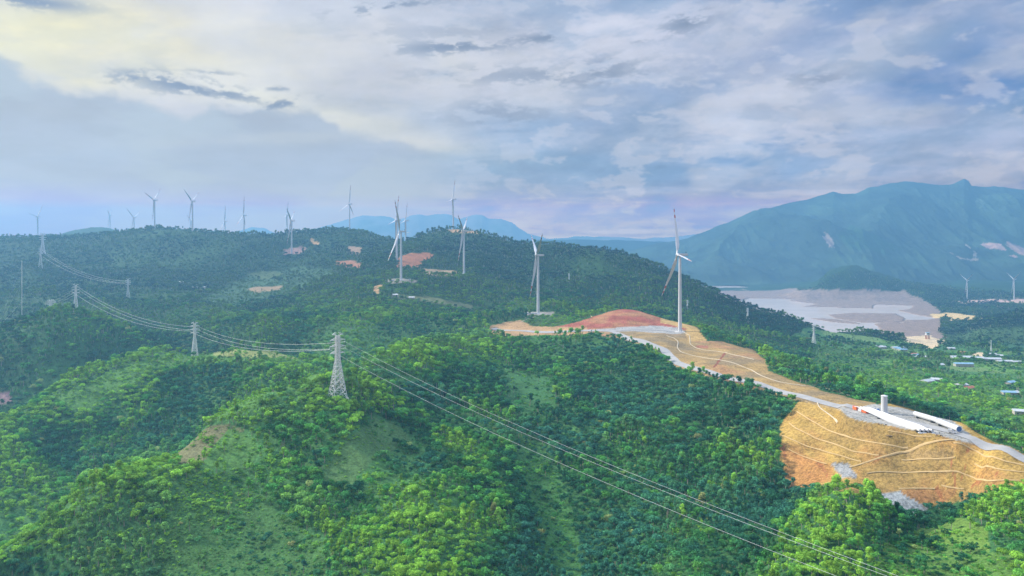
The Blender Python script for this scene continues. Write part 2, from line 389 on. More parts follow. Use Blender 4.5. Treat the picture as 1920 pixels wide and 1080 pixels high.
def cloud_sheet():
    """cloud cover over bearing and elevation, from noise on a sheet overhead"""
    NW, NH = 1536, 768
    A0, A1, E1 = R(-60), R(60), R(60)
    azg = np.linspace(A0, A1, NW)[None, :].repeat(NH, 0); elg = np.linspace(0, E1, NH)[:, None].repeat(NW, 1)
    px = CX + F * np.tan(azg); py = HY - F * np.tan(elg) / np.cos(azg)
    up = np.sin(elg) + .11
    x, y = np.sin(azg) * np.cos(elg) / up, np.cos(azg) * np.cos(elg) / up
    def st(sx, sy, rot, ox, oy): 
        c_, s_ = math.cos(rot), math.sin(rot); return (x * c_ - y * s_) * sx + ox, (x * s_ + y * c_) * sy + oy
    w1 = fbm(x, y, 1.3, 4, 71); w2 = fbm(x + 9, y - 4, 1.3, 4, 72)
    def N(sx, sy, rot, wl, seed, octs=7, gain=.55, warp=.35):
        a, b = st(sx, sy, rot, 5.0 + seed, 3.0); return fbm(a + w1 * warp, b + w2 * warp, wl, octs, seed, gain)
    n1 = N(.8, 1.0, .5, 1.5, 73); n2 = N(1.0, 2.0, -.35, 1.1, 74); n2b = N(1.0, 2.6, .25, .8, 79)
    q = azg * 10; e = elg * 26
    n3 = fbm(q + w1 * .4, e + w2 * .4, 2.2, 6, 75, .55); n4 = fbm(q * 2, e * 2, 1.1, 6, 76, .58)
    n5 = fbm(azg * 10, elg * 14, 1.0, 6, 77, .6)
    ss = lambda v, a, b: (lambda t: t * t * (3 - 2 * t))(np.clip((v - a) / (b - a), 0, 1))
    C = np.empty((NH, NW, 3)); C[:] = lin((128, 168, 214))
    def mix(m, col):
        nonlocal C
        m = np.clip(m, 0, 1)[..., None]; C = C * (1 - m) + lin(col) * m
    def blob(bx, by, rx, ry, rot=0, wob=.5, p=1.0):
        c_, s_ = math.cos(rot), math.sin(rot); dx, dy = px - bx, -(py - by)
        u, v = (dx * c_ + dy * s_) / rx, (dy * c_ - dx * s_) / ry
        return np.exp(-np.maximum(u*u + v*v + n3 * 1.6 * wob + n4 * 1.2 * wob + n2 * .8 * wob, 0) ** p)
    left = ss(px, 1500, 250)
    mix(.55 + n1 * .5, (172, 188, 220))
    mix(left * .85, (206, 208, 224))
    mix(ss(elg, .16, 0) * .6, (186, 196, 224))
    mix(ss(n2, .02, .30) * .75, (208, 210, 230))
    mix(ss(n2b, .0, .28) * .6, (214, 214, 230))
    mix(ss(n2, -.02, -.30) * .55, (134, 164, 206))
    for bx, by, rx, ry, ro, s_, cc, wb in [
        (1440, 90, 420, 70, 20, .45, (124,160,208), .5), (1830, 170, 270, 130, 0, .80, (104,150,206), .5), (1700, 40, 300, 60, 10, .5, (120,156,206), .6),
        (1150, 215, 330, 46, 12, .70, (138,168,210), .7), (820, 230, 260, 60, 0, .45, (150,178,214), .7), (900, 300, 240, 40, 0, .5, (144,184,220), .6),
        (1200, 305, 420, 48, 0, .65, (140,182,224), .6), (1450, 330, 330, 44, 0, .45, (146,184,226), .6), (520, 320, 600, 66, 0, .4, (168,194,220), .5),
        (1560, 130, 250, 34, 26, .95, (222,222,238), .6), (1440, 180, 300, 40, 18, .75, (214,218,236), .6), (1640, 225, 320, 34, 0, .6, (204,214,236), .9),
        (1150, 400, 460, 36, 3, .75, (206,204,226), .3), (1800, 300, 260, 34, 0, .7, (206,212,234), .7), (1880, 240, 160, 26, 0, .6, (200,208,232), .7),
        (760, 150, 460, 70, 0, .65, (228,226,232), .5), (960, 40, 500, 60, 0, .5, (216,216,230), .4), (420, 110, 520, 110, 0, .65, (230,226,224), .4),
        (120, 90, 350, 110, 0, .9, (248,238,214), .4), (40, 60, 160, 70, 0, .8, (255,244,208), .3), (600, 215, 300, 30, -14, .7, (238,234,226), .5), (760, 265, 150, 16, -8, .7, (236,232,228), .5)]:
        mix(blob(bx, by, rx, ry, R(ro), wb) * s_, cc)
    # texture over the pale part: soft ripples
    n6 = fbm(azg * 10 + w2 * .3, elg * 22 + w1 * .3, .55, 5, 88, .6); n7 = fbm(azg * 10, elg * 30 - azg * 4, 1.7, 6, 89, .6)
    rt = ss(px, 600, 1200)
    mix(ss(n7, .0, .40) * (.22 + .28 * rt), (210, 214, 230)); mix(ss(n7, -.0, -.40) * (.15 + .32 * rt), (138, 170, 206))
    mix(ss(n6, .08, .35) * .3 * (.4 + rt), (222, 222, 236)); mix(ss(n6, -.1, -.4) * .22 * rt, (136, 166, 204))
    C *= (1 + .12 * n5 + .08 * n2b)[..., None]
    # cauliflower bank low on the left
    top = np.interp(px.ravel(), [-900, -200, 0, 60, 120, 170, 240, 300, 340, 420, 480, 540, 600, 640, 700, 760, 840, 920], [60, 90, 112, 150, 172, 182, 186, 208, 222, 200, 196, 208, 214, 250, 262, 268, 300, 330]).reshape(px.shape)
    lump = np.abs(fbm(azg * 30, elg * 34, 2.4, 5, 83, .55)) * 34 + n4 * 16
    bank = ss(py - top - lump + 10, -9, 16) * ss(px, 950, 700)
    cb = lin((180, 192, 214)); sh = (.95 + .22 * fbm(azg * 10, elg * 30, 1.6, 6, 84, .55) + .12 * ss(py, 200, 430))[..., None]
    bm = np.clip(bank * .86, 0, 1)[..., None]; C = C * (1 - bm) + cb * sh * bm
    mix(bank * ss(n3, .05, .3) * .5, (196, 208, 222))
    mix(blob(480, 262, 260, 12, R(2), .9) * .5, (204, 210, 220)); mix(blob(300, 240, 200, 12, R(-8), .9) * .35, (200, 208, 220))
    # dark ragged wisps
    for bx, by, rx, ry, ro, s_ in [(340,160,90,15,-10,.9),(250,146,50,8,0,.7),(430,178,70,9,-8,.7),(525,196,50,7,10,.85),(520,167,28,4,0,.6),(400,137,40,4,-5,.5),(850,88,100,11,3,.85),(1020,72,60,7,4,.8),(1160,76,50,4,0,.7),(1290,42,44,14,16,.85),(730,12,90,9,8,.7),(60,4,90,9,-6,.9),(1010,142,190,14,0,.55),(940,215,90,20,0,.45),(1130,132,80,20,8,.55),(830,60,160,14,0,.3),(1540,150,60,12,0,.5)]:
        r_ = R(ro); dx, dy = px - bx, -(py - by); u_ = dx * math.cos(r_) + dy * math.sin(r_); v_ = dy * math.cos(r_) - dx * math.sin(r_)
        fine = fbm(u_ / 1.0, v_ * 3.2 + bx, 46, 6, 95, .62)
        mix(np.exp(-((u_ / rx / 1.25) ** 2 + (v_ / ry / 1.5) ** 2)) * ss(fine + .35 * np.exp(-((u_ / rx) ** 2 + (v_ / ry) ** 2)), -.02, .36) * min(1, s_ * 1.25), (148, 164, 190))
    return NW, NH, C, (A0, A1, E1)
NW, NH, CC, (A0, A1, E1) = cloud_sheet()
SKY_GAIN = 1.0; HAZE = 1.35e-4; HTOP = 640; HCOL = (.155, .335, .545)
img = bpy.data.images.new('cloud_cover', NW, NH, alpha=False, float_buffer=True)
img.colorspace_settings.name = 'Non-Color'
buf = np.ones((NH, NW, 4), np.float32); buf[..., :3] = CC * SKY_GAIN
# cloud seen low down lies behind kilometres of bright air: it is itself brighter than it looks
_el = np.linspace(0, E1, NH)[:, None]; _T = np.exp(-HAZE * np.minimum(HTOP / np.sin(np.maximum(_el, 1e-3)), 12500))[..., None]
_H = np.array(HCOL)[None, None, :] * (1 + .3 * np.minimum(_el / .35, 1))[..., None] * np.linspace(1.16, .90, NW)[None, :, None]
buf[..., :3] = np.clip((CC * np.array((.845, .895, .91)) * 2 ** -EXPO - (1 - _T) * _H) / _T, .02, 1.7) / .9 * (1 + 2.2 * np.clip((_el - .42) / .4, 0, 1))[..., None]
img.pixels.foreach_set(buf.ravel()); img.update(); img.pack()
it = nt.nodes.new('ShaderNodeTexImage'); it.image = img; it.extension = 'EXTEND'
uv = comb(nt, (az - A0) * (1 / (A1 - A0)), el * (1 / E1), 0.0); nt.links.new(uv.s, it.inputs[0])
bgsky = mixc(nt, 1.0, E(nt, sky.outputs[0]), (.10, .10, .10), 'MULTIPLY')
c = mixc(nt, .90, bgsky, E(nt, it.outputs[0]))
nt.links.new(c.s, bg.inputs['Color']); bg.inputs['Strength'].default_value = 1.0

sun = bpy.data.lights.new('sun', 'SUN'); suno = bpy.data.objects.new('sun', sun); COL.objects.link(suno)
sun.energy = 5.0; sun.angle = R(7); sun.color = (1.0, .93, .80)
dvec = Vector((math.sin(SUN_AZ) * math.cos(SUN_EL), math.cos(SUN_AZ) * math.cos(SUN_EL), math.sin(SUN_EL)))
suno.rotation_euler = dvec.to_track_quat('Z', 'Y').to_euler()

# ------------------------------------------------------------------ ground colour patches (bearing, elevation polygons with a distance range)
C_FOREST = (.045, .13, .045); C_GRASS = (.10, .23, .055); C_OCHRE = (.56, .33, .085); C_RED = (.42, .145, .085); C_TAN = (.38, .24, .12)
C_GRAVEL = (.34, .33, .31); C_MUD = (.255, .185, .15); C_DRY = (.30, .27, .14); C_OLIVE = (.10, .20, .065); C_SAND = (.60, .46, .28)
BARE = [
 ([(1500,748),(1560,760),(1640,770),(1650,755),(1740,765),(1800,790),(1925,865),(2260,905),(2260,930),(1925,908),(1870,915),(1820,935),(1760,950),(1700,945),(1650,925),(1600,925),(1540,915),(1480,912),(1463,860),(1462,800),(1480,775)], 380, 650, C_OCHRE),
 ([(1300,640),(1350,640),(1410,655),(1435,675),(1440,695),(1500,718),(1560,738),(1640,755),(1660,790),(1500,752),(1330,705),(1262,682),(1240,655),(1190,640),(1120,628),(1210,612),(1290,608)], 540, 1240, (.54,.37,.15)),
 ([(1045,612),(1090,602),(1130,588),(1165,578),(1205,580),(1240,594),(1290,604),(1305,622),(1270,618),(1200,614),(1120,622),(1040,625)], 1100, 1345, C_RED),
 ([(1235,590),(1300,604),(1325,640),(1290,640),(1285,615),(1240,606)], 1000, 1330, (.44, .29, .11)),
 ([(915,612),(950,604),(975,600),(1000,612),(1100,614),(1100,628),(960,630),(918,626)], 1050, 1420, C_TAN),
 ([(980,584),(1038,585),(1036,591),(985,591)], 1400, 1500, (.26,.24,.20)),
 ([(740,500),(748,482),(770,474),(800,472),(815,480),(800,487),(780,492),(790,500),(765,503)], 1950, 2480, (.32,.13,.06)),
 ([(785,508),(800,503),(850,505),(860,512),(820,520),(800,516)], 1900, 2150, (.27,.19,.11)),
 ([(632,488),(660,487),(682,494),(670,502),(640,500)], 2100, 2600, (.28,.13,.07)),
 ([(650,464),(678,465),(672,478),(655,474)], 2200, 2750, (.30,.2,.13)),
 ([(466,541),(480,537),(525,536),(523,545),(480,549)], 1900, 2200, (.27,.19,.11)),
 ([(720,521),(760,521),(785,524),(780,530),(735,531)], 1700, 1800, (.22,.20,.16)),
 ([(700,535),(715,530),(718,536),(712,545),(712,556),(706,553)], 1550, 1760, C_TAN),
 ([(745,552),(800,556),(890,572),(885,578),(800,566),(745,560)], 1450, 1700, (.12,.14,.065)),
 ([(528,466),(560,462),(575,468),(560,478),(530,478)], 2500, 2720, (.26,.16,.14)),
 ([(578,446),(588,450),(596,458),(588,462)], 2600, 3000, C_TAN),
 ([(838,431),(900,431),(895,437),(845,438)], 2550, 2800, C_TAN),
 ([(-5,738),(18,735),(22,752),(8,760),(-5,758)], 900, 1300, (.32,.2,.2)),
 ([(1100,550),(1290,540),(1700,545),(1760,580),(1765,612),(1760,622),(1775,632),(1740,650),(1700,650),(1640,640),(1400,640)], 2080, 4400, C_MUD),
 ([(1690,634),(1740,628),(1775,640),(1745,655),(1715,648)], 1700, 2300, C_SAND),
 ([(1745,588),(1770,586),(1835,594),(1848,600),(1800,600),(1750,597)], 2500, 3300, (.62,.44,.2)),
 ([(1785,564),(1930,560),(1930,574),(1895,565),(1790,569)], 3300, 3800, (.5,.34,.28)),
 ([(1825,662),(1845,662),(1848,672),(1830,672)], 1500, 1900, C_SAND),
 ([(1640,925),(1660,900),(1700,930),(1745,955),(1700,968),(1665,955)], 440, 475, (.27,.29,.29)),
 ([(1555,868),(1590,868),(1610,895),(1580,895)], 470, 540, (.30,.30,.29)),
 ([(1097,618),(1151,615),(1210,611),(1241,612),(1270,614),(1286,624),(1259,627),(1228,624),(1191,621),(1151,621)], 1060, 1180, C_GRAVEL),
 ([(1560,760),(1600,766),(1640,757),(1700,766),(1740,770),(1800,796),(1840,830),(1815,830),(1760,814),(1700,803),(1640,792),(1590,780)], 480, 610, (.33,.32,.29)),
]
GRASS = [
 ([(700,782),(745,795),(772,830),(700,860),(655,915),(600,905),(612,870),(650,825)], 470, 640, C_OLIVE, .04),
 ([(310,856),(346,828),(395,797),(430,795),(458,806),(440,822),(380,864),(350,872)], 480, 660, (.20, .20, .095), .07),
 ([(430,800),(480,825),(490,850),(460,880),(380,880),(390,850)], 480, 620, C_GRASS, .10),
 ([(340,900),(450,880),(520,960),(600,1010),(620,1100),(290,1100),(300,990)], 360, 560, (.07,.17,.05), .28),
 ([(940,700),(1040,708),(1045,770),(1000,800),(950,760)], 680, 980, (.06,.17,.055), .12),
 ([(960,830),(1010,830),(1070,940),(1095,1100),(1040,1100),(1000,960)], 380, 680, (.065,.18,.05), .3),
 ([(1730,985),(1800,968),(1850,990),(1860,1060),(1760,1050),(1700,1015)], 320, 420, (.14,.25,.05), .12),
 ([(1650,1020),(1700,1010),(1900,1040),(1900,1100),(1640,1100)], 290, 380, (.11,.22,.05), .45),
 ([(100,745),(200,700),(330,655),(480,655),(565,668),(560,690),(400,676),(280,700),(150,780)], 880, 1150, C_GRASS, .30),
 ([(400,655),(560,658),(560,672),(400,668)], 950, 1150, (.26,.30,.10), .08),
 ([(480,735),(560,700),(650,690),(648,705),(520,745),(420,790),(380,790)], 560, 720, C_GRASS, .35),
 ([(660,650),(700,645),(760,640),(700,690),(650,700)], 640, 900, (.08,.17,.04), .5),
 ([(380,560),(460,520),(560,500),(640,505),(560,545),(440,575)], 1800, 2500, (.09,.19,.09), .35),
 ([(460,515),(510,508),(530,512),(490,524)], 1900, 2600, (.16,.24,.10), .05),
 ([(1000,590),(1090,590),(1045,612),(1010,614),(985,604)], 1200, 1440, (.09,.18,.05), .15),
 ([(1540,640),(1700,650),(1930,700),(2250,700),(2250,860),(1930,860),(1800,790),(1600,735),(1500,700)], 700, 1750, (.085,.19,.055), .30),
 ([(1700,625),(1930,612),(2250,612),(2250,700),(1930,700),(1760,668)], 1500, 2300, (.10,.20,.07), .25),
 ([(640,380),(641,381),(640,382)], 1, 2, C_GRASS, 1),
]
def patch_at(X, Y, Z):
    """surface colour and tree density for ground points"""
    px = CX + F * X / Y; py = HY - Z * F / Y
    wob = fbm(X, Y, 30, 3, 21) * 3.5 ; wob2 = fbm(X, Y, 22, 3, 22) * 2.2
    farw = np.clip((Y - 1300) / 500, 0, 1)
    wx, wy = px + wob * np.clip(700 / Y, .3, 1.5) + farw * fbm(X, Y, 70, 4, 23) * 9, py + wob2 * np.clip(700 / Y, .2, 1.5) + farw * fbm(X, Y, 60, 4, 24) * 3.5
    col = np.empty((len(X), 3)); col[:] = C_FOREST; dens = np.ones(len(X)); bare = np.zeros(len(X), bool)
    big = fbm(X, Y, 260, 4, 30)
    g = np.clip((big - .12) / .25, 0, 1)[:, None] * .55
    col = col * (1 - g) + np.array((.09, .22, .06)) * g
    dens = np.clip(1.15 - np.clip(big - .18, 0, 1) * 1.6, .45, 1.1)
    fade = np.clip((Y - 800) / 900, 0, 1)[:, None]; col = col * (1 - .62 * fade)  # far shade painted into the ground colour, as in the foliage
    for poly, d0, d1, cc, dn in GRASS:
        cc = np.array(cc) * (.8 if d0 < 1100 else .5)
        m = in_poly(wx, wy, poly) & (Y > d0) & (Y < d1)
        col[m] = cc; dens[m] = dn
    for poly, d0, d1, cc in BARE:
        m = in_poly(wx, wy, poly) & (Y > d0) & (Y < d1)
        col[m] = cc; dens[m] = 0; bare |= m
    # cut slope: browner and redder beds, rills where the rain has run
    oc = bare & (Y < 660) & (py > 745)
    if oc.any():
        bn = np.clip(fbm(X, Y, 40, 4, 51) * 1.6 + .35, 0, 1)[:, None]
        cc = np.array((.41, .265, .072)) * (1 - bn) + np.array((.28, .185, .06)) * bn
        rn = np.clip(fbm(X, Y * .4, 9, 3, 52) - .12, 0, .5)[:, None] * 1.2
        cc = cc * (1 - rn) + np.array((.34, .17, .06)) * rn
        is_o = oc & (np.abs(col[:, 2] - .085) < 1e-6)
        col[is_o] = cc[is_o]
        for poly, c3 in (([(1462,835),(1500,850),(1560,870),(1560,900),(1480,915)], (.38,.17,.06)), ([(1690,918),(1760,915),(1800,915),(1770,945),(1700,935)], (.30,.14,.06)), ([(1690,860),(1790,862),(1785,885),(1620,900),(1610,880)], (.27,.18,.06)), ([(1700,845),(1790,840),(1790,860),(1700,858)], (.25,.17,.08))):
            mk = in_poly(wx, wy, poly) & is_o; col[mk] = col[mk] * .4 + np.array(c3) * .6
        for ln, wd in (([(1784,862),(1785,876)], 1.6), ([(1786,888),(1790,900),(1788,912)], 1.6), ([(1757,916),(1762,925),(1767,938)], 2.6), ([(1803,869),(1800,876)], 1.2), ([(1815,869),(1808,877)], 1.3), ([(1832,902),(1822,912)], 2.2), ([(1840,898),(1832,908)], 1.6), ([(1805,892),(1800,900)], 1.5), ([(1469,838),(1472,852)], 3), ([(1685,848),(1705,843)], 1.8), ([(1640,862),(1647,858)], 1.8), ([(1540,872),(1552,893)], 1.5), ([(1535,865),(1537,872)], 2), ([(1872,884),(1866,892)], 1.5), ([(1812,846),(1816,844)], 2)):
            best = np.full(px.shape, 1e9)
            for a_, b_ in zip(ln[:-1], ln[1:]):
                dx, dy = b_[0]-a_[0], b_[1]-a_[1]; t_ = np.clip(((wx-a_[0])*dx+(wy-a_[1])*dy)/(dx*dx+dy*dy), 0, 1); best = np.minimum(best, np.hypot(wx-a_[0]-t_*dx, wy-a_[1]-t_*dy))
            mk = (best < wd) & oc; col[mk] = (.30, .12, .05)
    up_ = bare & (Y >= 540) & (Y < 1240) & (np.abs(col[:, 2] - .15) < 1e-6)
    if up_.any():
        bn = np.clip(fbm(X, Y, 35, 4, 53) * 1.8 + .4, 0, 1)[:, None]
        cc = np.array((.35, .235, .095)) * (1 - bn) + np.array((.25, .185, .10)) * bn
        r2 = np.clip(fbm(X, Y, 60, 3, 54) * 2 - .2, 0, .6)[:, None]; cc = cc * (1 - r2) + np.array((.38, .19, .10)) * r2
        col[up_] = cc[up_]
        a_, b_ = (1358.5, 663), (1339.5, 688); dx, dy = b_[0]-a_[0], b_[1]-a_[1]
        t_ = np.clip(((px-a_[0])*dx+(py-a_[1])*dy)/(dx*dx+dy*dy), 0, 1); mk = (np.hypot(px-a_[0]-t_*dx, py-a_[1]-t_*dy) < 1.7) & up_; col[mk] = (.22, .07, .05)
        for q in range(7):
            mk = (np.abs(px - 1308 - q*3.2 + (py-648)*.25) < .9) & (np.abs(py - 648 - q*.3) < 4) & up_; col[mk] = (.30, .13, .08)
    rd = bare & (np.abs(col[:, 0] - .42) < 1e-6) & (np.abs(col[:, 1] - .145) < 1e-6)
    if rd.any():
        bn = np.clip(fbm(X, Y, 30, 3, 55) * 1.6 + .3, 0, 1)[:, None]; cc = np.array((.30, .095, .065)) * (1-bn) + np.array((.34, .17, .085)) * bn; col[rd] = cc[rd]
    # valley fields: a quilt of small plots
    v = (px > 1480) & (Y > 750) & (Y < 1950) & (Z < -236 + fbm(X, Y, 150, 3, 44) * 22) & ~bare
    q = _hash(np.floor((X + 25 * vnoise(X / 90, Y / 90, 4)) / 70).astype(int), np.floor((Y + 30 * vnoise(X / 80, Y / 80, 5)) / 110).astype(int), 77)
    pal = np.array([(.08,.19,.055),(.12,.25,.055),(.05,.13,.055),(.14,.23,.075),(.07,.17,.055)])
    col[v] = pal[np.clip((q[v] * 5).astype(int), 0, 4)]
    dens[v] = np.where(q[v] > .62, .05, np.where(q[v] > .3, .28, .8))
    s = seg_dist(px, np.log(Y), ROAD)
    m = (s < 10) ; dens[m] = 0
    mm = m & ~bare & (s < 8); col[mm] = C_TAN
    return col, dens, bare

# ------------------------------------------------------------------ terrain mesh
def ground_material():
    m, nt, b = new_mat('hill_ground')
    at = nt.nodes.new('ShaderNodeAttribute'); at.attribute_name = 'ground_col'
    p = geo_pos(nt)
    f = noise(nt, p, .05, 8, .65); f2 = noise(nt, p, .45, 6, .7)
    a = E(nt, at.outputs['Color'])
    f3 = noise(nt, p, 1.6, 4, .75)
    k = (f.ss(.25, .75) * .5 + f2.ss(.3, .7) * .75 + f3.ss(.35, .65) * .45 + .12)
    g = nt.nodes.new('ShaderNodeMix'); g.data_type = 'RGBA'; g.blend_type = 'MULTIPLY'; g.inputs[0].default_value = 1
    nt.links.new(a.s, g.inputs[6]); kk = comb(nt, k, k, k); nt.links.new(kk.s, g.inputs[7])
    nt.links.new(g.outputs[2], b.inputs['Base Color'])
    b.inputs['Roughness'].default_value = .95; b.inputs['Specular IOR Level'].default_value = .1
    bp = nt.nodes.new('ShaderNodeBump'); bp.inputs['Strength'].default_value = .8; bp.inputs['Distance'].default_value = 1.2
    nt.links.new(f2.s, bp.inputs['Height']); nt.links.new(bp.outputs[0], b.inputs['Normal'])
    return m
M_GROUND = ground_material()
TU = np.concatenate([np.arange(-520, -40, 12.0), np.arange(-40, 1960, 3.2), np.arange(1960, 2460, 12.0)])
TV = np.concatenate([np.arange(math.log(150), math.log(300), .02), np.arange(math.log(300), math.log(5550), .0048)])
tu, tv = np.meshgrid(TU, TV, indexing='ij')
TY = np.exp(tv).ravel(); TX = ((tu.ravel() - CX) / F) * TY
TZ = height(TX, TY)
gcol, gdens, gbare = patch_at(TX, TY, TZ)
# far ground (no separate trees drawn there) gets the canopy's own relief
far = np.clip((TY - 3300) / 400, 0, 1) * ~gbare
TZ = TZ + far * (fbm(TX, TY, 30, 2, 61) * 4)
# small washed relief on bare cut slopes: gullies running down toward the drone
gul = gbare & (TY < 700) & (gcol[:, 2] < .07)
TZ = TZ + np.where(gul, np.abs(vnoise(TX / 7.0, TY / 60.0, 8)) * -.5 + fbm(TX, TY, 14, 3, 12) * .35, 0)
nu, nv = len(TU), len(TV)
idx = np.arange(nu * nv).reshape(nu, nv)
fc = np.stack([idx[:-1, :-1].ravel(), idx[1:, :-1].ravel(), idx[1:, 1:].ravel(), idx[:-1, 1:].ravel()], 1)
me = np_mesh('hills', np.stack([TX, TY, TZ], 1), fc, M_GROUND, True)
ca = me.color_attributes.new('ground_col', 'FLOAT_COLOR', 'POINT')
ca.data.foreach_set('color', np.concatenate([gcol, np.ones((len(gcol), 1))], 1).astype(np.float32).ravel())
hills = tag(link('hills', me), 'rolling forested hills with ridges, gullies and bare cut slopes', kind='structure')

# ground sheet to the horizon
mb = MB(); mb.add([(-14900, -1300, -345), (14900, -1300, -345), (14900, 13300, -345), (-14900, 13300, -345)], [(0, 1, 2, 3)])
tag(mb.build('ground', simple('plain', (.06, .12, .05), .95, .3, .002)), 'low green plain beyond the hills', kind='structure')

# reservoir water
m, nt, b = new_mat('silty_water')
p = geo_pos(nt); f = noise(nt, p, .01, 4, .5)
cc = mixc(nt, f.ss(.3, .7), (.62, .50, .43), (.69, .56, .49)); nt.links.new(cc.s, b.inputs['Base Color'])
b.inputs['Roughness'].default_value = .16; b.inputs['Specular IOR Level'].default_value = .5
bp = nt.nodes.new('ShaderNodeBump'); bp.inputs['Strength'].default_value = .25; bp.inputs['Distance'].default_value = .3
nt.links.new(noise(nt, p, .25, 3).s, bp.inputs['Height']); nt.links.new(bp.outputs[0], b.inputs['Normal'])
wv = []
for (px_, d_) in [(1180, 1900), (1900, 1900), (1900, 5000), (1180, 5000)]: wv.append(((px_-CX)/F*d_, d_, -300))
mb = MB(); mb.add(wv, [(0, 1, 2, 3)])
tag(mb.build('water', m), 'pale silty reservoir water below the big mountain', kind='structure')

# ------------------------------------------------------------------ mountains: real relief at their own distance
def mountain(name, sil, d_crest, d_foot, z_foot, amp, wl, seed, label, base, slides=(), nx=900, ny=300):
    m, nt, b = new_mat(name + '_cover')
    at = nt.nodes.new('ShaderNodeAttribute'); at.attribute_name = 'ground_col'
    p = geo_pos(nt); f = noise(nt, p, .004, 7, .6)
    kk = f.ss(.25, .75) * .8 + .6
    c = mixc(nt, 1.0, E(nt, at.outputs['Color']), comb(nt, kk, kk, kk), 'MULTIPLY'); nt.links.new(c.s, b.inputs['Base Color'])
    b.inputs['Roughness'].default_value = 1.0; b.inputs['Specular IOR Level'].default_value = 0.0
    pxs = np.linspace(sil[0][0], sil[-1][0], nx); sy = np.interp(pxs, [q[0] for q in sil], [q[1] for q in sil])
    s = np.concatenate([np.linspace(0, 1, ny), np.linspace(1, 1.35, 30)[1:]])
    sy = sy + fbm(pxs, pxs * 0, 34, 4, seed + 40, .6) * (2.6 if d_crest > 9000 else 1.6)
    U, T = np.meshgrid(pxs, s, indexing='ij'); SY = np.repeat(sy[:, None], len(s), 1)
    D = d_foot + (d_crest - d_foot) * T
    zc = (HY - SY) * d_crest / F
    X = (U - CX) / F * D
    prof = np.where(T <= 1, np.power(np.clip(T, 0, 1), 1.25), 1 - (T - 1) * 2.2)
    Zm = z_foot + (zc - z_foot) * prof
    env = (np.clip(np.sin(np.clip(T, 0, 1) * math.pi), 0, 1) ** .7 * .9 + .10) * np.clip((zc - z_foot) / 500, .2, 1)
    Xw = X * .96 + D * .0
    rr = fbm(Xw + 300 * fbm(X, D, 1500, 2, seed + 3), D * .42, wl, 7, seed, .56, ridged=True)
    Zm = Zm + rr * amp * env
    # keep the crest line itself
    colr = np.empty(U.shape + (3,)); colr[:] = base
    gg = np.clip((fbm(X, D, 500, 4, seed + 9) - .05) / .3, 0, 1)[..., None] * .6
    colr = colr * (1 - gg) + np.array((.05, .09, .05)) * gg
    PY = HY - Zm * F / D
    w = fbm(X, D, 110, 4, 5) * 22
    for poly, cc in slides:
        mk = in_poly(U + w, PY + w * .6, poly); colr[mk] = cc
    V = np.stack([X.ravel(), D.ravel(), Zm.ravel()], 1)
    n0, n1_ = U.shape; ix = np.arange(n0 * n1_).reshape(n0, n1_)
    fc = np.stack([ix[:-1, :-1].ravel(), ix[1:, :-1].ravel(), ix[1:, 1:].ravel(), ix[:-1, 1:].ravel()], 1)
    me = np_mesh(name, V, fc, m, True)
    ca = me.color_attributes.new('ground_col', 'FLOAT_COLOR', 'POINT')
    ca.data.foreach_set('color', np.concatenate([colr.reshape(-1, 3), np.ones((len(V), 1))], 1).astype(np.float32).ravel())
    return tag(link(name, me), label, kind='structure')
mountain('mountain', [(1060,500),(1150,478),(1230,458),(1290,447),(1330,432),(1370,418),(1400,407),(1425,398),(1450,389),(1480,381),(1520,371),(1545,364),(1562,360),(1580,364),(1605,363),(1630,352),(1645,351),(1665,345),(1690,342),(1715,342),(1740,344),(1760,348),(1780,349),(1790,345),(1800,340),(1808,337),(1816,341),(1822,350),(1850,352),(1880,351),(1920,356),(1990,366),(2100,385),(2300,420),(2500,450)],
         6900, 4900, -300, 270, 1050, 3, 'long blue forested mountain with pale landslide scars', (.03, .05, .036),
         [([(1538,441),(1552,438),(1566,452),(1560,466),(1554,456),(1548,462),(1544,450)], (.30,.22,.18)), ([(1838,458),(1850,452),(1885,462),(1895,475),(1860,470)], (.34,.22,.19)), ([(1885,450),(1900,455),(1925,468),(1925,482),(1900,470)], (.32,.21,.18)), ([(1790,478),(1825,480),(1828,484),(1795,483)], (.3,.24,.2)), ([(1813,460),(1820,462),(1822,476),(1815,474)], (.25,.22,.2)), ([(1570,440),(1600,425),(1640,440),(1690,465),(1660,475),(1600,470)], (.025,.06,.03)), ([(1828,370),(1838,372),(1834,392)], (.1,.15,.1))])
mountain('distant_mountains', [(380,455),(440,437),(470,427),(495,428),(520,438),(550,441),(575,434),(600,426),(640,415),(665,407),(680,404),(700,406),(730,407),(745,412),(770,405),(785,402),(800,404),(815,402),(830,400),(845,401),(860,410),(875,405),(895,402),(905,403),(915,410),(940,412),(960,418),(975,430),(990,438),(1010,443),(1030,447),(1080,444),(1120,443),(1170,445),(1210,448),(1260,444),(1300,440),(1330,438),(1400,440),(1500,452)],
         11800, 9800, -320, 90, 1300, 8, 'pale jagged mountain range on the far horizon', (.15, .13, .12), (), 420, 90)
mountain('far_hills', [(-700,452),(-300,450),(0,449),(100,444),(115,442),(127,444),(140,442),(165,438),(187,436),(205,438),(230,442),(300,446),(420,447),(480,446),(505,441),(520,442),(540,447),(620,450),(760,452),(900,452),(1000,450),(1100,449),(1200,451),(1290,455),(1360,470)],
         8000, 6800, -320, 40, 700, 15, 'low hazy hills behind the left ridge', (.02, .04, .03), (), 420, 70)

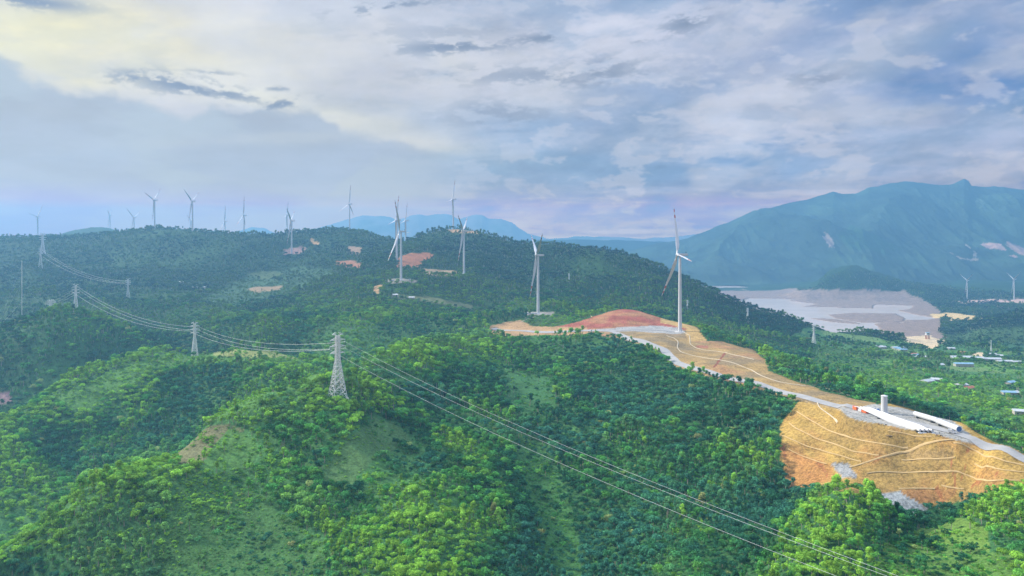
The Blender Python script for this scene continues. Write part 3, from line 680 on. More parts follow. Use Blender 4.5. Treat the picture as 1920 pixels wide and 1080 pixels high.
# ------------------------------------------------------------------ the air
hz = MB(); hz.box((0, 6000, (HTOP - 346) / 2), (30000, 14800, HTOP + 346))
m = bpy.data.materials.new('air'); m.use_nodes = True; nt = m.node_tree
for nd in list(nt.nodes): nt.nodes.remove(nd)
o_ = nt.nodes.new('ShaderNodeOutputMaterial'); v_ = nt.nodes.new('ShaderNodeVolumePrincipled'); nt.links.new(v_.outputs[0], o_.inputs['Volume'])
v_.inputs['Density Attribute'].default_value = ''
v_.inputs['Density'].default_value = HAZE
v_.inputs['Color'].default_value = (.215, .485, .78, 1); v_.inputs['Anisotropy'].default_value = 0.25
tag(hz.build('haze', m), 'thin blue haze in the air', kind='stuff')
# ------------------------------------------------------------------ trees
def leaf_material(name, instanced):
    m, nt, b = new_mat(name)
    if instanced:
        at = nt.nodes.new('ShaderNodeAttribute'); at.attribute_type = 'INSTANCER'; at.attribute_name = 'tint'; base = E(nt, at.outputs['Color'])
    else:
        oi = nt.nodes.new('ShaderNodeObjectInfo'); base = E(nt, oi.outputs['Color'])
    lc = nt.nodes.new('ShaderNodeAttribute'); lc.attribute_name = 'leaf_tone'
    c = mixc(nt, 1.0, base, E(nt, lc.outputs['Color']), 'MULTIPLY')
    tr = nt.nodes.new('ShaderNodeBsdfTranslucent'); df = nt.nodes.new('ShaderNodeBsdfDiffuse'); mx = nt.nodes.new('ShaderNodeMixShader')
    nt.links.new(c.s, df.inputs[0]); nt.links.new(c.s, tr.inputs[0]); mx.inputs[0].default_value = .22
    nt.links.new(df.outputs[0], mx.inputs[1]); nt.links.new(tr.outputs[0], mx.inputs[2])
    nt.links.new(mx.outputs[0], nt.nodes['Material Output'].inputs[0]); nt.nodes.remove(b)
    return m
M_LEAF_I = leaf_material('foliage_mass', True); M_LEAF_O = leaf_material('foliage', False)
M_BARK = simple('bark', (.40, .36, .30), .9, .3, 2.0)
def crown_arrays(kind, nclump, nleaf, leaf, seed):
    """leaf-sized faces gathered in clumps: unit tree is 1 high, crown about 0.8 wide"""
    r = np.random.default_rng(seed); V = []; Fc = []; T = []
    cl = []
    for i in range(nclump):
        if kind == 'broad':
            a = r.uniform(0, 2*math.pi); rr = .30 * math.sqrt(r.uniform(0, 1)); h = .48 + .36 * r.uniform() * (1 - rr * 1.4); s = r.uniform(.13, .21)
        elif kind == 'tall':
            a = r.uniform(0, 2*math.pi); h = r.uniform(.35, .92); rr = .16 * (1.1 - h) * r.uniform(.4, 1.6); s = r.uniform(.09, .14)
        elif kind == 'wide':
            a = r.uniform(0, 2*math.pi); rr = .42 * math.sqrt(r.uniform(0, 1)); h = .60 + .16 * r.uniform(); s = r.uniform(.13, .19)
        else:
            a = r.uniform(0, 2*math.pi); rr = .42 * math.sqrt(r.uniform(0, 1)); h = .20 + .45 * r.uniform() * (1 - rr); s = r.uniform(.16, .28)
        cl.append((rr*math.cos(a), rr*math.sin(a), h, s, r.uniform(.72, 1.25)))
    for (cx, cy, cz, s, tone) in cl:
        d = r.normal(size=(nleaf, 3)); d /= np.linalg.norm(d, axis=1)[:, None]
        d[:, 2] = np.where(d[:, 2] < -.35, -d[:, 2], d[:, 2])
        p = np.array([cx, cy, cz]) + d * s * np.array([1, 1, .8]) * r.uniform(.72, 1.08, (nleaf, 1))
        nrm = d + r.normal(size=(nleaf, 3)) * .38; nrm /= np.linalg.norm(nrm, axis=1)[:, None]
        t = np.cross(nrm, r.normal(size=(nleaf, 3))); t /= np.linalg.norm(t, axis=1)[:, None]; bt = np.cross(nrm, t)
        l = leaf * r.uniform(.6, 1.3, (nleaf, 1))
        for q in range(nleaf):
            b = len(V)
            V += [p[q] - t[q]*l[q], p[q] - bt[q]*l[q]*.7, p[q] + t[q]*l[q], p[q] + bt[q]*l[q]*.7]
            Fc.append((b, b+1, b+2, b+3)); T += [tone * (1 + .35 * d[q, 2] * .3) * r.uniform(.85, 1.15)] * 4
    return np.array(V), np.array(Fc), np.array(T)
def crown_mesh(name, arr, mat):
    V, Fc, T = arr
    me = np_mesh(name, V, Fc, mat)
    ca = me.color_attributes.new('leaf_tone', 'FLOAT_COLOR', 'POINT')
    ca.data.foreach_set('color', np.stack([T * 1.03, T, T * .94, np.ones(len(T))], 1).astype(np.float32).ravel())
    return me, None
def trunk_mb(kind, seed):
    r = random.Random(seed); mb = MB()
    top = {'broad': .55, 'tall': .85, 'wide': .6, 'bush': .3}[kind]
    pts = [(0, 0, -.12), (r.uniform(-.01, .01), r.uniform(-.01, .01), top * .5), (r.uniform(-.03, .03), r.uniform(-.03, .03), top)]
    mb.tube(pts, [.026, .018, .008], 6)
    for k in range(4 if kind != 'tall' else 3):
        a = r.uniform(0, 6.28); h = top * r.uniform(.55, .85)
        L = .25 if kind in ('broad', 'wide') else .12
        mb.tube([(0, 0, h), (math.cos(a) * L * .5, math.sin(a) * L * .5, h + .08), (math.cos(a) * L, math.sin(a) * L, h + .17)], [.012, .008, .003], 5)
    return mb
KINDS = ['broad', 'broad', 'broad', 'tall', 'tall', 'wide', 'bush', 'bush']
src = bpy.data.collections.new('forest_sources')
for i, k in enumerate(KINDS):
    arr = crown_arrays(k, {'broad': 14, 'tall': 12, 'wide': 13, 'bush': 10}[k], 34, {'broad': .045, 'tall': .036, 'wide': .045, 'bush': .06}[k], 100 + i)
    me, _ = crown_mesh('mass_tree', arr, M_LEAF_I)
    if k != 'bush':
        bm = bmesh.new(); bm.from_mesh(me); t = trunk_mb(k, i); tm = t.mesh('t', M_BARK)
        nf = len(bm.faces); bm.from_mesh(tm); bm.faces.ensure_lookup_table()
        for f in bm.faces[nf:]: f.material_index = 1
        bm.to_mesh(me); bm.free(); me.materials.append(M_BARK)
        # trunk vertices carry tone 1 as well
    o = bpy.data.objects.new('%02d_source' % i, me); src.objects.link(o)

# positions: jittered grid in world space, coarser with distance
cand = []
def scatter(y0, y1, step, kind):
    ys = np.arange(y0, y1, step)
    out = []
    for y in ys:
        x0, x1 = (-260 - CX) / F * y - 30, (2180 - CX) / F * y + 30
        xs = np.arange(x0, x1, step)
        out.append(np.stack([xs + rng.uniform(-.48, .48, len(xs)) * step, y + rng.uniform(-.48, .48, len(xs)) * step], 1))
    return np.concatenate(out)
def tree_points(y0, y1, step, hs, mult=1.0):
    p = scatter(y0, y1, step, 0); X, Y = p[:, 0], p[:, 1]
    Z = height(X, Y); px = CX + F * X / Y; py = HY - Z * F / Y
    # drop what no nearby viewpoint could see: ground well under the skyline of nearer ground
    ci = np.clip(np.round((px - HU[0]) / 4.0).astype(int), 0, len(HU) - 1)
    cj = np.clip(((np.log(Y) - HV[0]) / .004).astype(int), 0, len(HV) - 1)
    vis = py - RUNMIN[ci, cj] < 14 * F / Y + 16
    vis &= (py < 1250) & (Z > -299)
    X, Y, Z, px, py = (q[vis] for q in (X, Y, Z, px, py))
    _, dens, bare = patch_at(X, Y, Z)
    keep = rng.uniform(size=len(X)) < dens * mult
    keep &= ~bare
    return X[keep], Y[keep], Z[keep], dens[keep], hs
RUNMIN = np.minimum.accumulate(HPY, axis=1)
sets = [tree_points(300, 460, 3.5, 5.4), tree_points(460, 620, 4.1, 6.9), tree_points(620, 1000, 5.4, 8.5), tree_points(1000, 1600, 7.0, 9.0), tree_points(1600, 2400, 10.0, 11.0), tree_points(2400, 3900, 14.0, 12.5)]
def shrub_points(y0, y1, step, h):
    X, Y, Z, dn, _ = tree_points(y0, y1, step, h, 1e9)
    k = (dn < .6) & (rng.uniform(size=len(X)) < np.where(dn < .15, .16, .5) + .6 * fbm(X, Y, 18, 3, 91)); return X[k], Y[k], Z[k], dn[k] * 0 - 1, h
sets += [shrub_points(300, 520, 1.9, 1.3), shrub_points(520, 720, 2.8, 1.8), shrub_points(720, 1200, 4.0, 2.2), shrub_points(1200, 2400, 7.0, 3.0)]
TXs = np.concatenate([s[0] for s in sets]); TYs = np.concatenate([s[1] for s in sets]); TZs = np.concatenate([s[2] for s in sets])
TD = np.concatenate([s[3] for s in sets]); TH = np.concatenate([np.full(len(s[0]), s[4]) for s in sets])
N = len(TXs)
big = fbm(TXs, TYs, 190, 4, 40); mid = fbm(TXs, TYs, 45, 3, 41); u = rng.uniform(size=N); u2 = rng.uniform(size=N)
# species by stand
kindsel = np.where(mid + .6 * (u - .5) > .12, 3 + (u2 > .5), np.where(u < .1, 5, (u2 * 3).astype(int)))
pxs = CX + F * TXs / TYs
TH = TH * (.62 + 1.0 * u2 ** 2.2) * (1 + .35 * mid)
kindsel = np.where(kindsel >= 3, kindsel, kindsel); TH = np.where((kindsel == 3) | (kindsel == 4), TH * 1.12, TH)
low = TD < .6
isl = TD < 0
bushy = (u < .22) | (low & (u < .75)) | isl
kindsel = np.where(bushy, 6 + (u2 > .5), kindsel); TH = np.where(bushy & ~isl, TH * .5, TH)
# crests tinted light, gullies dark: light and shade painted into the stand colour
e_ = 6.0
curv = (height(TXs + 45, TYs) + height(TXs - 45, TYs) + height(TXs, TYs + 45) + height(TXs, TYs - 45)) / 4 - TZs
stand_light = np.clip(.5 - curv / 9.0 + .9 * big + .55 * mid, 0, 1)
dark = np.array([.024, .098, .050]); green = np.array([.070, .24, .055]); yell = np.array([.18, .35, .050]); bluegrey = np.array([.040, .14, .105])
LIGHT_ZONES = [([(60,780),(150,690),(300,640),(480,645),(570,660),(560,700),(430,690),(300,720),(180,790),(80,850)], 850, 1150, .55),  # lit and shaded slopes painted in by zone
 ([(300,860),(400,780),(500,715),(590,690),(665,690),(660,740),(560,760),(470,790),(440,850),(330,900)], 500, 740, .45),
 ([(0,900),(160,860),(330,860),(250,940),(120,1010),(0,1060)], 380, 620, .3),
 ([(650,690),(760,640),(930,605),(1100,620),(1000,650),(880,690),(760,730),(660,740)], 600, 1300, .4),
 ([(740,880),(900,860),(980,960),(1020,1100),(700,1100),(720,960)], 330, 600, .08),
 ([(1120,900),(1300,860),(1460,880),(1560,960),(1700,1100),(1150,1100)], 320, 600, -.05),
 ([(1580,900),(1700,940),(1930,920),(1930,1100),(1600,1100)], 280, 470, -.08),
 ([(380,490),(640,490),(620,560),(400,590)], 1600, 2700, .45), ([(560,560),(900,535),(920,590),(600,640)], 1200, 1900, .3), ([(1080,480),(1230,520),(1400,600),(1250,590),(1080,540)], 1500, 2250, .35),
 ([(380,700),(480,690),(520,700),(420,770),(330,820),(250,830),(300,760)], 640, 960, -.6),
 ([(480,800),(620,760),(640,800),(600,880),(540,860)], 500, 640, -.5),
 ([(1050,650),(1200,650),(1280,700),(1500,745),(1480,860),(1400,850),(1250,760),(1080,760)], 520, 1050, -.55),
 ([(1770,605),(1940,598),(1940,648),(1790,645)], 1900, 2400, -.7),
 ([(0,600),(140,585),(300,640),(200,700),(60,760),(0,780)], 1000, 1400, -.6),
 ([(720,600),(950,560),(1000,600),(800,640),(700,650)], 1200, 1700, -.4),
 ([(760,430),(1000,460),(1020,540),(850,500)], 1900, 2800, -.5), ([(1040,455),(1250,510),(1500,600),(1650,640),(1500,640),(1200,570),(1040,520)], 1700, 2400, -.35)]
pyt = HY - TZs * F / TYs; ww = fbm(TXs, TYs, 60, 3, 49) * 22 * np.clip(700 / TYs, .4, 1.3)
for poly, d0, d1, dl in LIGHT_ZONES:
    mk = in_poly(pxs + ww, pyt + ww * .7, poly) & (TYs > d0) & (TYs < d1); stand_light = np.clip(stand_light + dl * mk, 0, 1)
stand_light = np.where(isl, .45 + .5 * stand_light, stand_light)
t = np.clip(stand_light * 1.15 + rng.normal(size=N) * .25, 0, 1)[:, None]
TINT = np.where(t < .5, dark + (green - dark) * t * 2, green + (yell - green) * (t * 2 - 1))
w = np.clip(fbm(TXs, TYs, 90, 3, 47) * 1.5 + np.clip(.3 - stand_light, 0, .3), 0, .7)[:, None] * (u[:, None] > .3); TINT = TINT * (1 - w) + bluegrey * w
pick = rng.uniform(size=N); TINT[pick < .003] = (.20, .23, .09); TINT[(pick > .003) & (pick < .008)] = (.22, .30, .11)
TINT *= rng.uniform(.95, 1.8, (N, 1))
TINT *= 1 - np.clip((TYs - 900) / 1300, 0, 1)[:, None] * np.array([[.66, .68, .48]])      # far shade painted into the tint, darker and bluer with distance

# no trees standing on built things
KEEP_OUT = [(633, 600, 11), (365, 1070, 9), (142, 1335, 8), (95, 1375, 6), (240, 1950, 8), (76, 2350, 10), (1275, 1108, 30), (1009, 1450, 28), (752, 1750, 25), (870, 2000, 22), (547, 2616, 25), (1526, 1617, 10)]
ok = np.ones(N, bool)
for (a, d, r_) in KEEP_OUT:
    ok &= np.hypot(TXs - (a - CX) / F * d, TYs - d) > r_
# nearest visible ones in the picture become single trees
py_top = HY - (TZs + TH) * F / TYs; py_b = HY - TZs * F / TYs
ci = np.clip(np.round((pxs - HU[0]) / 4.0).astype(int), 0, len(HU) - 1); cj = np.clip(((np.log(TYs) - HV[0]) / .004).astype(int), 0, len(HV) - 1)
seen = ok & (pxs > 4) & (pxs < 1916) & (py_top < 1072) & (py_b - RUNMIN[ci, cj] < 2) & (kindsel < 6)
cand_i = np.nonzero(seen)[0]
size = TH[cand_i] / TYs[cand_i] * np.where(kindsel[cand_i] == 5, 1.15, np.where(kindsel[cand_i] >= 3, .8, 1.0))
single = cand_i[np.argsort(-size)[:300]]
ok[single] = False
ii = np.nonzero(ok)[0]
me = bpy.data.meshes.new('forest'); me.vertices.add(len(ii))
me.vertices.foreach_set('co', np.stack([TXs[ii], TYs[ii], TZs[ii] - .3], 1).astype(np.float32).ravel())
def attr(nm, typ, arr, key='value'):
    a = me.attributes.new(nm, typ, 'POINT'); a.data.foreach_set(key, np.ascontiguousarray(arr).ravel())
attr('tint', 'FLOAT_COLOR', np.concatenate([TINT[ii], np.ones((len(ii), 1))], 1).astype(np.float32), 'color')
wid = rng.uniform(.85, 1.35, len(ii))
attr('size', 'FLOAT_VECTOR', np.stack([TH[ii] * wid, TH[ii] * wid, TH[ii]], 1).astype(np.float32), 'vector')
attr('turn', 'FLOAT_VECTOR', np.stack([rng.normal(size=len(ii)) * .05, rng.normal(size=len(ii)) * .05, rng.uniform(0, 6.28, len(ii))], 1).astype(np.float32), 'vector')
attr('pick', 'INT', kindsel[ii].astype(np.int32))
forest = tag(link('forest', me), 'dense mixed forest and scrub covering the hills', kind='stuff')
ng = bpy.data.node_groups.new('forest_growth', 'GeometryNodeTree')
ng.interface.new_socket('Geometry', in_out='INPUT', socket_type='NodeSocketGeometry'); ng.interface.new_socket('Geometry', in_out='OUTPUT', socket_type='NodeSocketGeometry')
gi = ng.nodes.new('NodeGroupInput'); go = ng.nodes.new('NodeGroupOutput')
ip = ng.nodes.new('GeometryNodeInstanceOnPoints'); ci_ = ng.nodes.new('GeometryNodeCollectionInfo')
ci_.inputs['Collection'].default_value = src; ci_.inputs['Separate Children'].default_value = True; ci_.inputs['Reset Children'].default_value = True
def na(nm, dt):
    n = ng.nodes.new('GeometryNodeInputNamedAttribute'); n.data_type = dt; n.inputs['Name'].default_value = nm; return n.outputs['Attribute']
L = ng.links.new
L(gi.outputs[0], ip.inputs['Points']); L(ci_.outputs[0], ip.inputs['Instance']); ip.inputs['Pick Instance'].default_value = True
L(na('pick', 'INT'), ip.inputs['Instance Index']); L(na('size', 'FLOAT_VECTOR'), ip.inputs['Scale'])
er = ng.nodes.new('FunctionNodeEulerToRotation'); L(na('turn', 'FLOAT_VECTOR'), er.inputs[0]); L(er.outputs[0], ip.inputs['Rotation'])
L(ip.outputs[0], go.inputs[0])
md = forest.modifiers.new('growth', 'NODES'); md.node_group = ng

# the nearest trees, one object each
PROTO = []
for i, k in enumerate(['broad', 'broad', 'broad', 'tall', 'tall', 'wide']):
    arr = crown_arrays(k, {'broad': 18, 'tall': 15, 'wide': 16}[k], 70, {'broad': .034, 'tall': .028, 'wide': .034}[k], 200 + i)
    PROTO.append((crown_mesh('crown', arr, M_LEAF_O)[0], trunk_mb(k, 50 + i).mesh('trunk', M_BARK)))
REG = [(0, 300, 'on the left foreground slope'), (300, 560, 'on the grassy slope below the straw coloured clearing'), (560, 760, 'in the hollow left of the central spur'), (760, 1000, 'on the central foreground spur'),
       (1000, 1200, 'beside the green gully under the wires'), (1200, 1480, 'on the slope crossed by the lowest wires'), (1480, 1700, 'on the knoll below the ochre slope'), (1700, 1930, 'around the lower right grassy clearing')]
SHAPE = {0: 'round-crowned', 1: 'round-crowned', 2: 'round-crowned', 3: 'slender', 4: 'slender', 5: 'flat-topped'}
NM = {0: 'broadleaf_tree', 1: 'broadleaf_tree', 2: 'broadleaf_tree', 3: 'slender_tree', 4: 'slender_tree', 5: 'flat_topped_tree'}
for j in single:
    k = int(kindsel[j]); cr, tk = PROTO[k]
    o = empty(NM[k], (TXs[j], TYs[j], TZs[j] - .3), rng.uniform(0, 6.28))
    wd = rng.uniform(.85, 1.3); o.scale = (TH[j] * wd, TH[j] * wd, TH[j])
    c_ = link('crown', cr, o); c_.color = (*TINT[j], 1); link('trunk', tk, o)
    g = TINT[j, 1] / 1.0; tone = 'dark green' if g < .16 else ('mid green' if g < .26 else ('light green' if TINT[j, 0] < .16 else 'yellow-green'))
    rg = [q[2] for q in REG if q[0] <= pxs[j] < q[1]][0]
    szw = 'tall' if TH[j] > 8.5 else 'smaller'
    tag(o, f'{szw} {SHAPE[k]} {tone} tree {rg}', 'tree', f'{szw} {tone} {SHAPE[k]} trees {rg}')
# ------------------------------------------------------------------ materials of built things
M_WHITE = simple('white_coating', (.56, .57, .58), .45, .06, .15)
M_TURB = simple('turbine_coating', (.57, .58, .60), .45, .06, .15)
M_GREYW = simple('pale_grey_coating', (.66, .68, .70), .5, .08, .3)
M_REDBAND = simple('red_band_paint', (.42, .10, .07), .5, .1, 1.0)
M_CONC = simple('concrete', (.55, .53, .50), .9, .15, .4)
M_GALV = simple('galvanised_steel', (.66, .68, .67), .5, .1, .5, 0.0)
M_WIRE = simple('aluminium_strand', (.70, .72, .72), .45, .05, .5, 0.0)
M_INSUL = simple('glass_insulator', (.45, .52, .50), .3, .1, 2.0)
M_ORANGE = simple('orange_paint', (.85, .17, .05), .5, .12, 2.0)
M_DARK = simple('dark_rubber', (.03, .03, .035), .7, .2, 3.0)
M_GLASS = simple('dark_window', (.05, .07, .09), .12, .1, 2.0)
M_RED = simple('red_paint', (.45, .05, .04), .4, .1, 3.0)
M_BLUE = simple('blue_paint', (.08, .16, .35), .4, .1, 3.0)
M_ROOFW = simple('pale_sheet_roof', (.50, .53, .54), .5, .12, .4)
M_ROOFR = simple('terracotta_roof', (.40, .16, .09), .8, .25, .8)
M_ROOFB = simple('blue_sheet_roof', (.25, .42, .55), .5, .15, .5)
M_WALL = simple('rendered_wall', (.42, .39, .34), .9, .15, .6)
M_TIMBER = simple('timber', (.30, .20, .12), .85, .25, 1.5)

def strip_mesh(path, width, lift=.3, nacross=4, step=4.0, crown=0.0):
    """path: world xy points; returns verts, quads draped on the ground"""
    P_ = [Vector((p[0], p[1])) for p in path]; pts = []
    for a, b in zip(P_[:-1], P_[1:]):
        n = max(1, int((b - a).length / step))
        pts += [a.lerp(b, i / n) for i in range(n)]
    pts.append(P_[-1])
    for _ in range(4): pts = [pts[0]] + [(pts[i-1] + pts[i]*2 + pts[i+1]) / 4 for i in range(1, len(pts)-1)] + [pts[-1]]
    V = []; Fq = []
    for i, p in enumerate(pts):
        t = (pts[min(i+1, len(pts)-1)] - pts[max(i-1, 0)]).normalized(); nrm = Vector((-t.y, t.x))
        w = width(i / max(1, len(pts)-1)) if callable(width) else width
        for k in range(nacross + 1):
            q = p + nrm * (k / nacross - .5) * w
            V.append((q.x, q.y, height1(q.x, q.y) + lift + crown * (1 - (2*k/nacross - 1)**2)))
    m = nacross + 1
    for i in range(len(pts) - 1):
        for k in range(nacross): Fq.append((i*m+k, i*m+k+1, (i+1)*m+k+1, (i+1)*m+k))
    return np.array(V), np.array(Fq)
def pd(px, d): return ((px - CX) / F * d, d)
# gravel road along the ridge
m, nt, b = new_mat('gravel_road'); p = geo_pos(nt)
c = mixc(nt, noise(nt, p, .08, 6, .65).ss(.3, .7), (.27, .27, .27), (.38, .37, .35)); c = mixc(nt, noise(nt, p, 1.4, 5, .7).ss(.35, .65) * .4, c, (.25, .24, .23))
nt.links.new(c.s, b.inputs['Base Color']); b.inputs['Roughness'].default_value = .95
M_ROAD = m
V, Q = strip_mesh([pd(*q) for q in ROAD], lambda t: 9.5 + (2.5 if t < .5 else 0), .35, 6, 4.0)
tag(link('road', np_mesh('road', V, Q, M_ROAD, True)), 'pale gravel road winding along the bare ridge', kind='structure')
V, Q = strip_mesh([pd(1268, 1110), pd(1235, 1125), pd(1190, 1128), pd(1140, 1118), pd(1105, 1135)], 12, .4, 5, 4.0)
tag(link('road', np_mesh('road', V, Q, M_ROAD, True)), 'gravel spur road to the turbine on the red mound', kind='structure')
V, Q = strip_mesh([pd(1960, 462), pd(1880, 474), pd(1815, 500), pd(1765, 520)], 9, .42, 4, 4.0)
# earth berms and benches of the cut slopes
m, nt, b = new_mat('pale_earth'); p = geo_pos(nt)
c = mixc(nt, noise(nt, p, .3, 5, .6).ss(.3, .7), (.44, .30, .13), (.52, .37, .18)); nt.links.new(c.s, b.inputs['Base Color']); b.inputs['Roughness'].default_value = .95
M_BERM = m
m, nt, b = new_mat('pale_lining'); p = geo_pos(nt)
c = mixc(nt, noise(nt, p, .3, 5, .6).ss(.3, .7), (.42, .35, .24), (.52, .44, .32)); nt.links.new(c.s, b.inputs['Base Color']); b.inputs['Roughness'].default_value = .9
M_LINE = m
def q4(l): return [(1440 + x / 4, 740 + y / 4) for x, y in l]
def q5(l): return [(1250 + x / 5.486, 600 + y / 5.486) for x, y in l]
BERMS = [
 (q4([(215,130),(300,190),(400,245),(500,295),(600,325),(740,360),(900,390),(1050,415)]), 1.5, M_BERM),
 (q4([(160,220),(230,275),(350,330),(470,370),(620,430),(740,455),(830,475)]), 1.4, M_BERM),
 (q4([(90,305),(200,355),(330,400),(460,440),(580,480),(700,515)]), 1.2, M_BERM),
 (q4([(150,420),(250,465),(370,510),(440,530)]), .9, M_BERM),
 (q4([(610,555),(720,520),(850,480),(960,450),(1100,410),(1250,365),(1390,345)]), 2.2, M_BERM),
 (q4([(370,62),(385,100),(440,140),(520,195)]), 1.6, M_LINE),
 (q4([(1000,490),(1150,487),(1300,490),(1400,492)]), 1.3, M_BERM),
 (q4([(1550,525),(1700,565),(1800,580),(1920,590),(2050,600)]), 1.2, M_BERM),
 (q4([(740,605),(850,590),(1000,583),(1200,588),(1370,588)]), 1.4, M_BERM),
 (q4([(1480,610),(1560,640),(1640,652),(1780,655),(1920,655),(2050,660)]), 1.1, M_BERM), (q4([(1200,588),(1300,588),(1380,590),(1480,610)]), 1.2, M_BERM),
 (q4([(980,712),(1100,715),(1250,712)]), 1.3, M_BERM), (q4([(1300,707),(1400,712),(1470,720)]), 1.0, M_BERM),
 (q4([(1390,365),(1500,400),(1600,450),(1700,490),(1780,510),(1920,535)]), 1.5, M_BERM),
 (q4([(900,287),(1000,302),(1100,320),(1230,327)]), 1.0, M_BERM),
 (q5([(0,165),(80,190),(120,230),(110,290),(150,335),(300,375),(450,400),(560,415),(700,450),(800,490),(880,520),(950,565),(1100,625),(1250,660),(1435,682)]), 2.0, M_LINE),
 (q5([(170,125),(235,160),(240,210),(240,250),(300,290),(400,315),(560,330),(650,350),(800,385),(900,410)]), 1.8, M_LINE),
 (q5([(1435,682),(1560,690),(1700,720),(1900,790)]), 1.3, M_LINE),
 ([(1010,592),(985,600),(975,606)], 2.5, M_LINE), ([(1468,678),(1482,690),(1505,708),(1525,716)], 3.0, M_LINE), ([(1075,588),(1090,590),(1110,596)], 2.0, M_BERM),
]
for pts, w, mt in BERMS:
    # densify along the bearing so the berm follows the cut
    dn = []
    for (a, b_) in zip(pts[:-1], pts[1:]):
        for i in range(4): dn.append((a[0] + (b_[0]-a[0])*i/4, a[1] + (b_[1]-a[1])*i/4))
    dn.append(pts[-1])
    wp = [drape(x, y) for x, y in dn]
    wp = [q for i, q in enumerate(wp) if i == 0 or (q - wp[i-1]).length < 60]
    if len(wp) < 3: continue
    V, Q = strip_mesh([(q.x, q.y) for q in wp], w * .62, .14, 4, 2.5, .4)
    tag(link('path', np_mesh('path', V, Q, mt, True)), 'narrow pale berm following the cut slope', kind='structure')

# ------------------------------------------------------------------ wind turbines
HUB, BL = 120.0, 84.0
def section(mb, z, chord, thick, twist, pre, n=14):
    b0 = len(mb.v); twist += R(72) if thick < chord * .95 else 0      # blades parked, feathered to the wind
    c_, s_ = math.cos(twist), math.sin(twist)
    for k in range(n):
        a = 2 * math.pi * k / n
        x = math.cos(a) * chord / 2 - (chord * .18 if chord > 3 else 0) * (1 if thick < chord * .8 else 0); y = math.sin(a) * thick / 2 * (1 if math.cos(a) < .2 else .8)
        mb.v.append((x * s_ + y * c_ + pre, x * c_ - y * s_, z))   # local X = upwind, Z = along the blade
    return b0
def blade_mesh():
    n = 14; mb = MB(); st = [(0,3.0,3.0,0),(3,3.0,3.0,0),(9,4.4,2.3,.55),(17,5.8,1.6,.42),(28,5.1,1.1,.28),(42,4.0,.8,.18),(56,3.0,.6,.10),(68,2.1,.42,.05),(78,1.4,.28,.02),(82.5,.8,.15,0),(84,.2,.06,0)]
    rows = [section(mb, z, c, t, tw, (z / BL) ** 2 * 3.5, n) for z, c, t, tw in st]
    for a, b in zip(rows[:-1], rows[1:]):
        for k in range(n): mb.f.append((a+k, a+(k+1) % n, b+(k+1) % n, b+k))
    mb.f.append(tuple(rows[0]+k for k in range(n))[::-1]); mb.f.append(tuple(rows[-1]+k for k in range(n)))
    return mb.mesh('blade', M_TURB, True)
def band_mesh(z0, z1):
    n = 14; mb = MB(); st = []
    for z in (z0, (z0+z1)/2, z1):
        ch = np.interp(z, [56, 68, 78, 82.5, 84], [3.0, 2.1, 1.4, .8, .2]); th = np.interp(z, [56, 68, 78, 82.5, 84], [.6, .42, .28, .15, .06]); tw = np.interp(z, [56, 68, 78, 84], [.10, .05, .02, 0])
        st.append(section(mb, z, ch + .10, th + .08, tw, (z / BL) ** 2 * 3.5, n))
    for a, b in zip(st[:-1], st[1:]):
        for k in range(n): mb.f.append((a+k, a+(k+1) % n, b+(k+1) % n, b+k))
    return mb.mesh('tip_band', M_REDBAND, True)
ME_BLADE, ME_B1, ME_B2 = blade_mesh(), band_mesh(62, 67.5), band_mesh(73, 78)
def tower_mesh():
    mb = MB(); mb.tube([(0,0,-1),(0,0,0.2),(0,0,40),(0,0,80),(0,0,HUB-2.4)], [3.0,3.0,2.75,2.4,1.9], 24); return mb.mesh('tower', M_TURB, True)
def nacelle_mesh():
    bm = bmesh.new(); bmesh.ops.create_cube(bm, size=1)
    for v in bm.verts:
        v.co = Vector((v.co.x * 15 - 5.0, v.co.y * 4.4, v.co.z * 4.4))
        if v.co.x < -8: v.co.y *= .82; v.co.z = v.co.z * .8 + .3
    bmesh.ops.bevel(bm, geom=bm.edges[:], offset=.7, segments=2, affect='EDGES'); me = bpy.data.meshes.new('nacelle'); bm.to_mesh(me); bm.free(); me.materials.append(M_TURB); return me
ME_TOWER, ME_NAC = tower_mesh(), nacelle_mesh()
mb = MB(); mb.tube([(2.4,0,0),(3.4,0,0),(5.2,0,0),(6.4,0,0),(6.9,0,0)], [2.1,2.3,2.0,1.1,.2], 18); ME_HUB = mb.mesh('hub', M_GREYW, True)
mb = MB(); mb.tube([(-9.5,0,1.9),(-9.5,0,4.6)], .22, 6); mb.box((-9.5,0,4.7), (.5,2.2,.4)); mb.box((-9.5,0,3.4), (1.0,.9,1.6)); ME_SENS = mb.mesh('weather_mast', M_DARK)
mb = MB(); mb.tube([(0,0,-2.5),(0,0,.35),(0,0,.5)], [8.5,8.5,4.2], 28); ME_FND = mb.mesh('foundation', M_CONC)
mb = MB(); mb.box((0,-3.05,2.2), (1.3,.3,2.4)); mb.box((0,-3.7,.75), (1.6,1.2,1.3)); ME_DOOR = mb.mesh('door', M_GREYW)
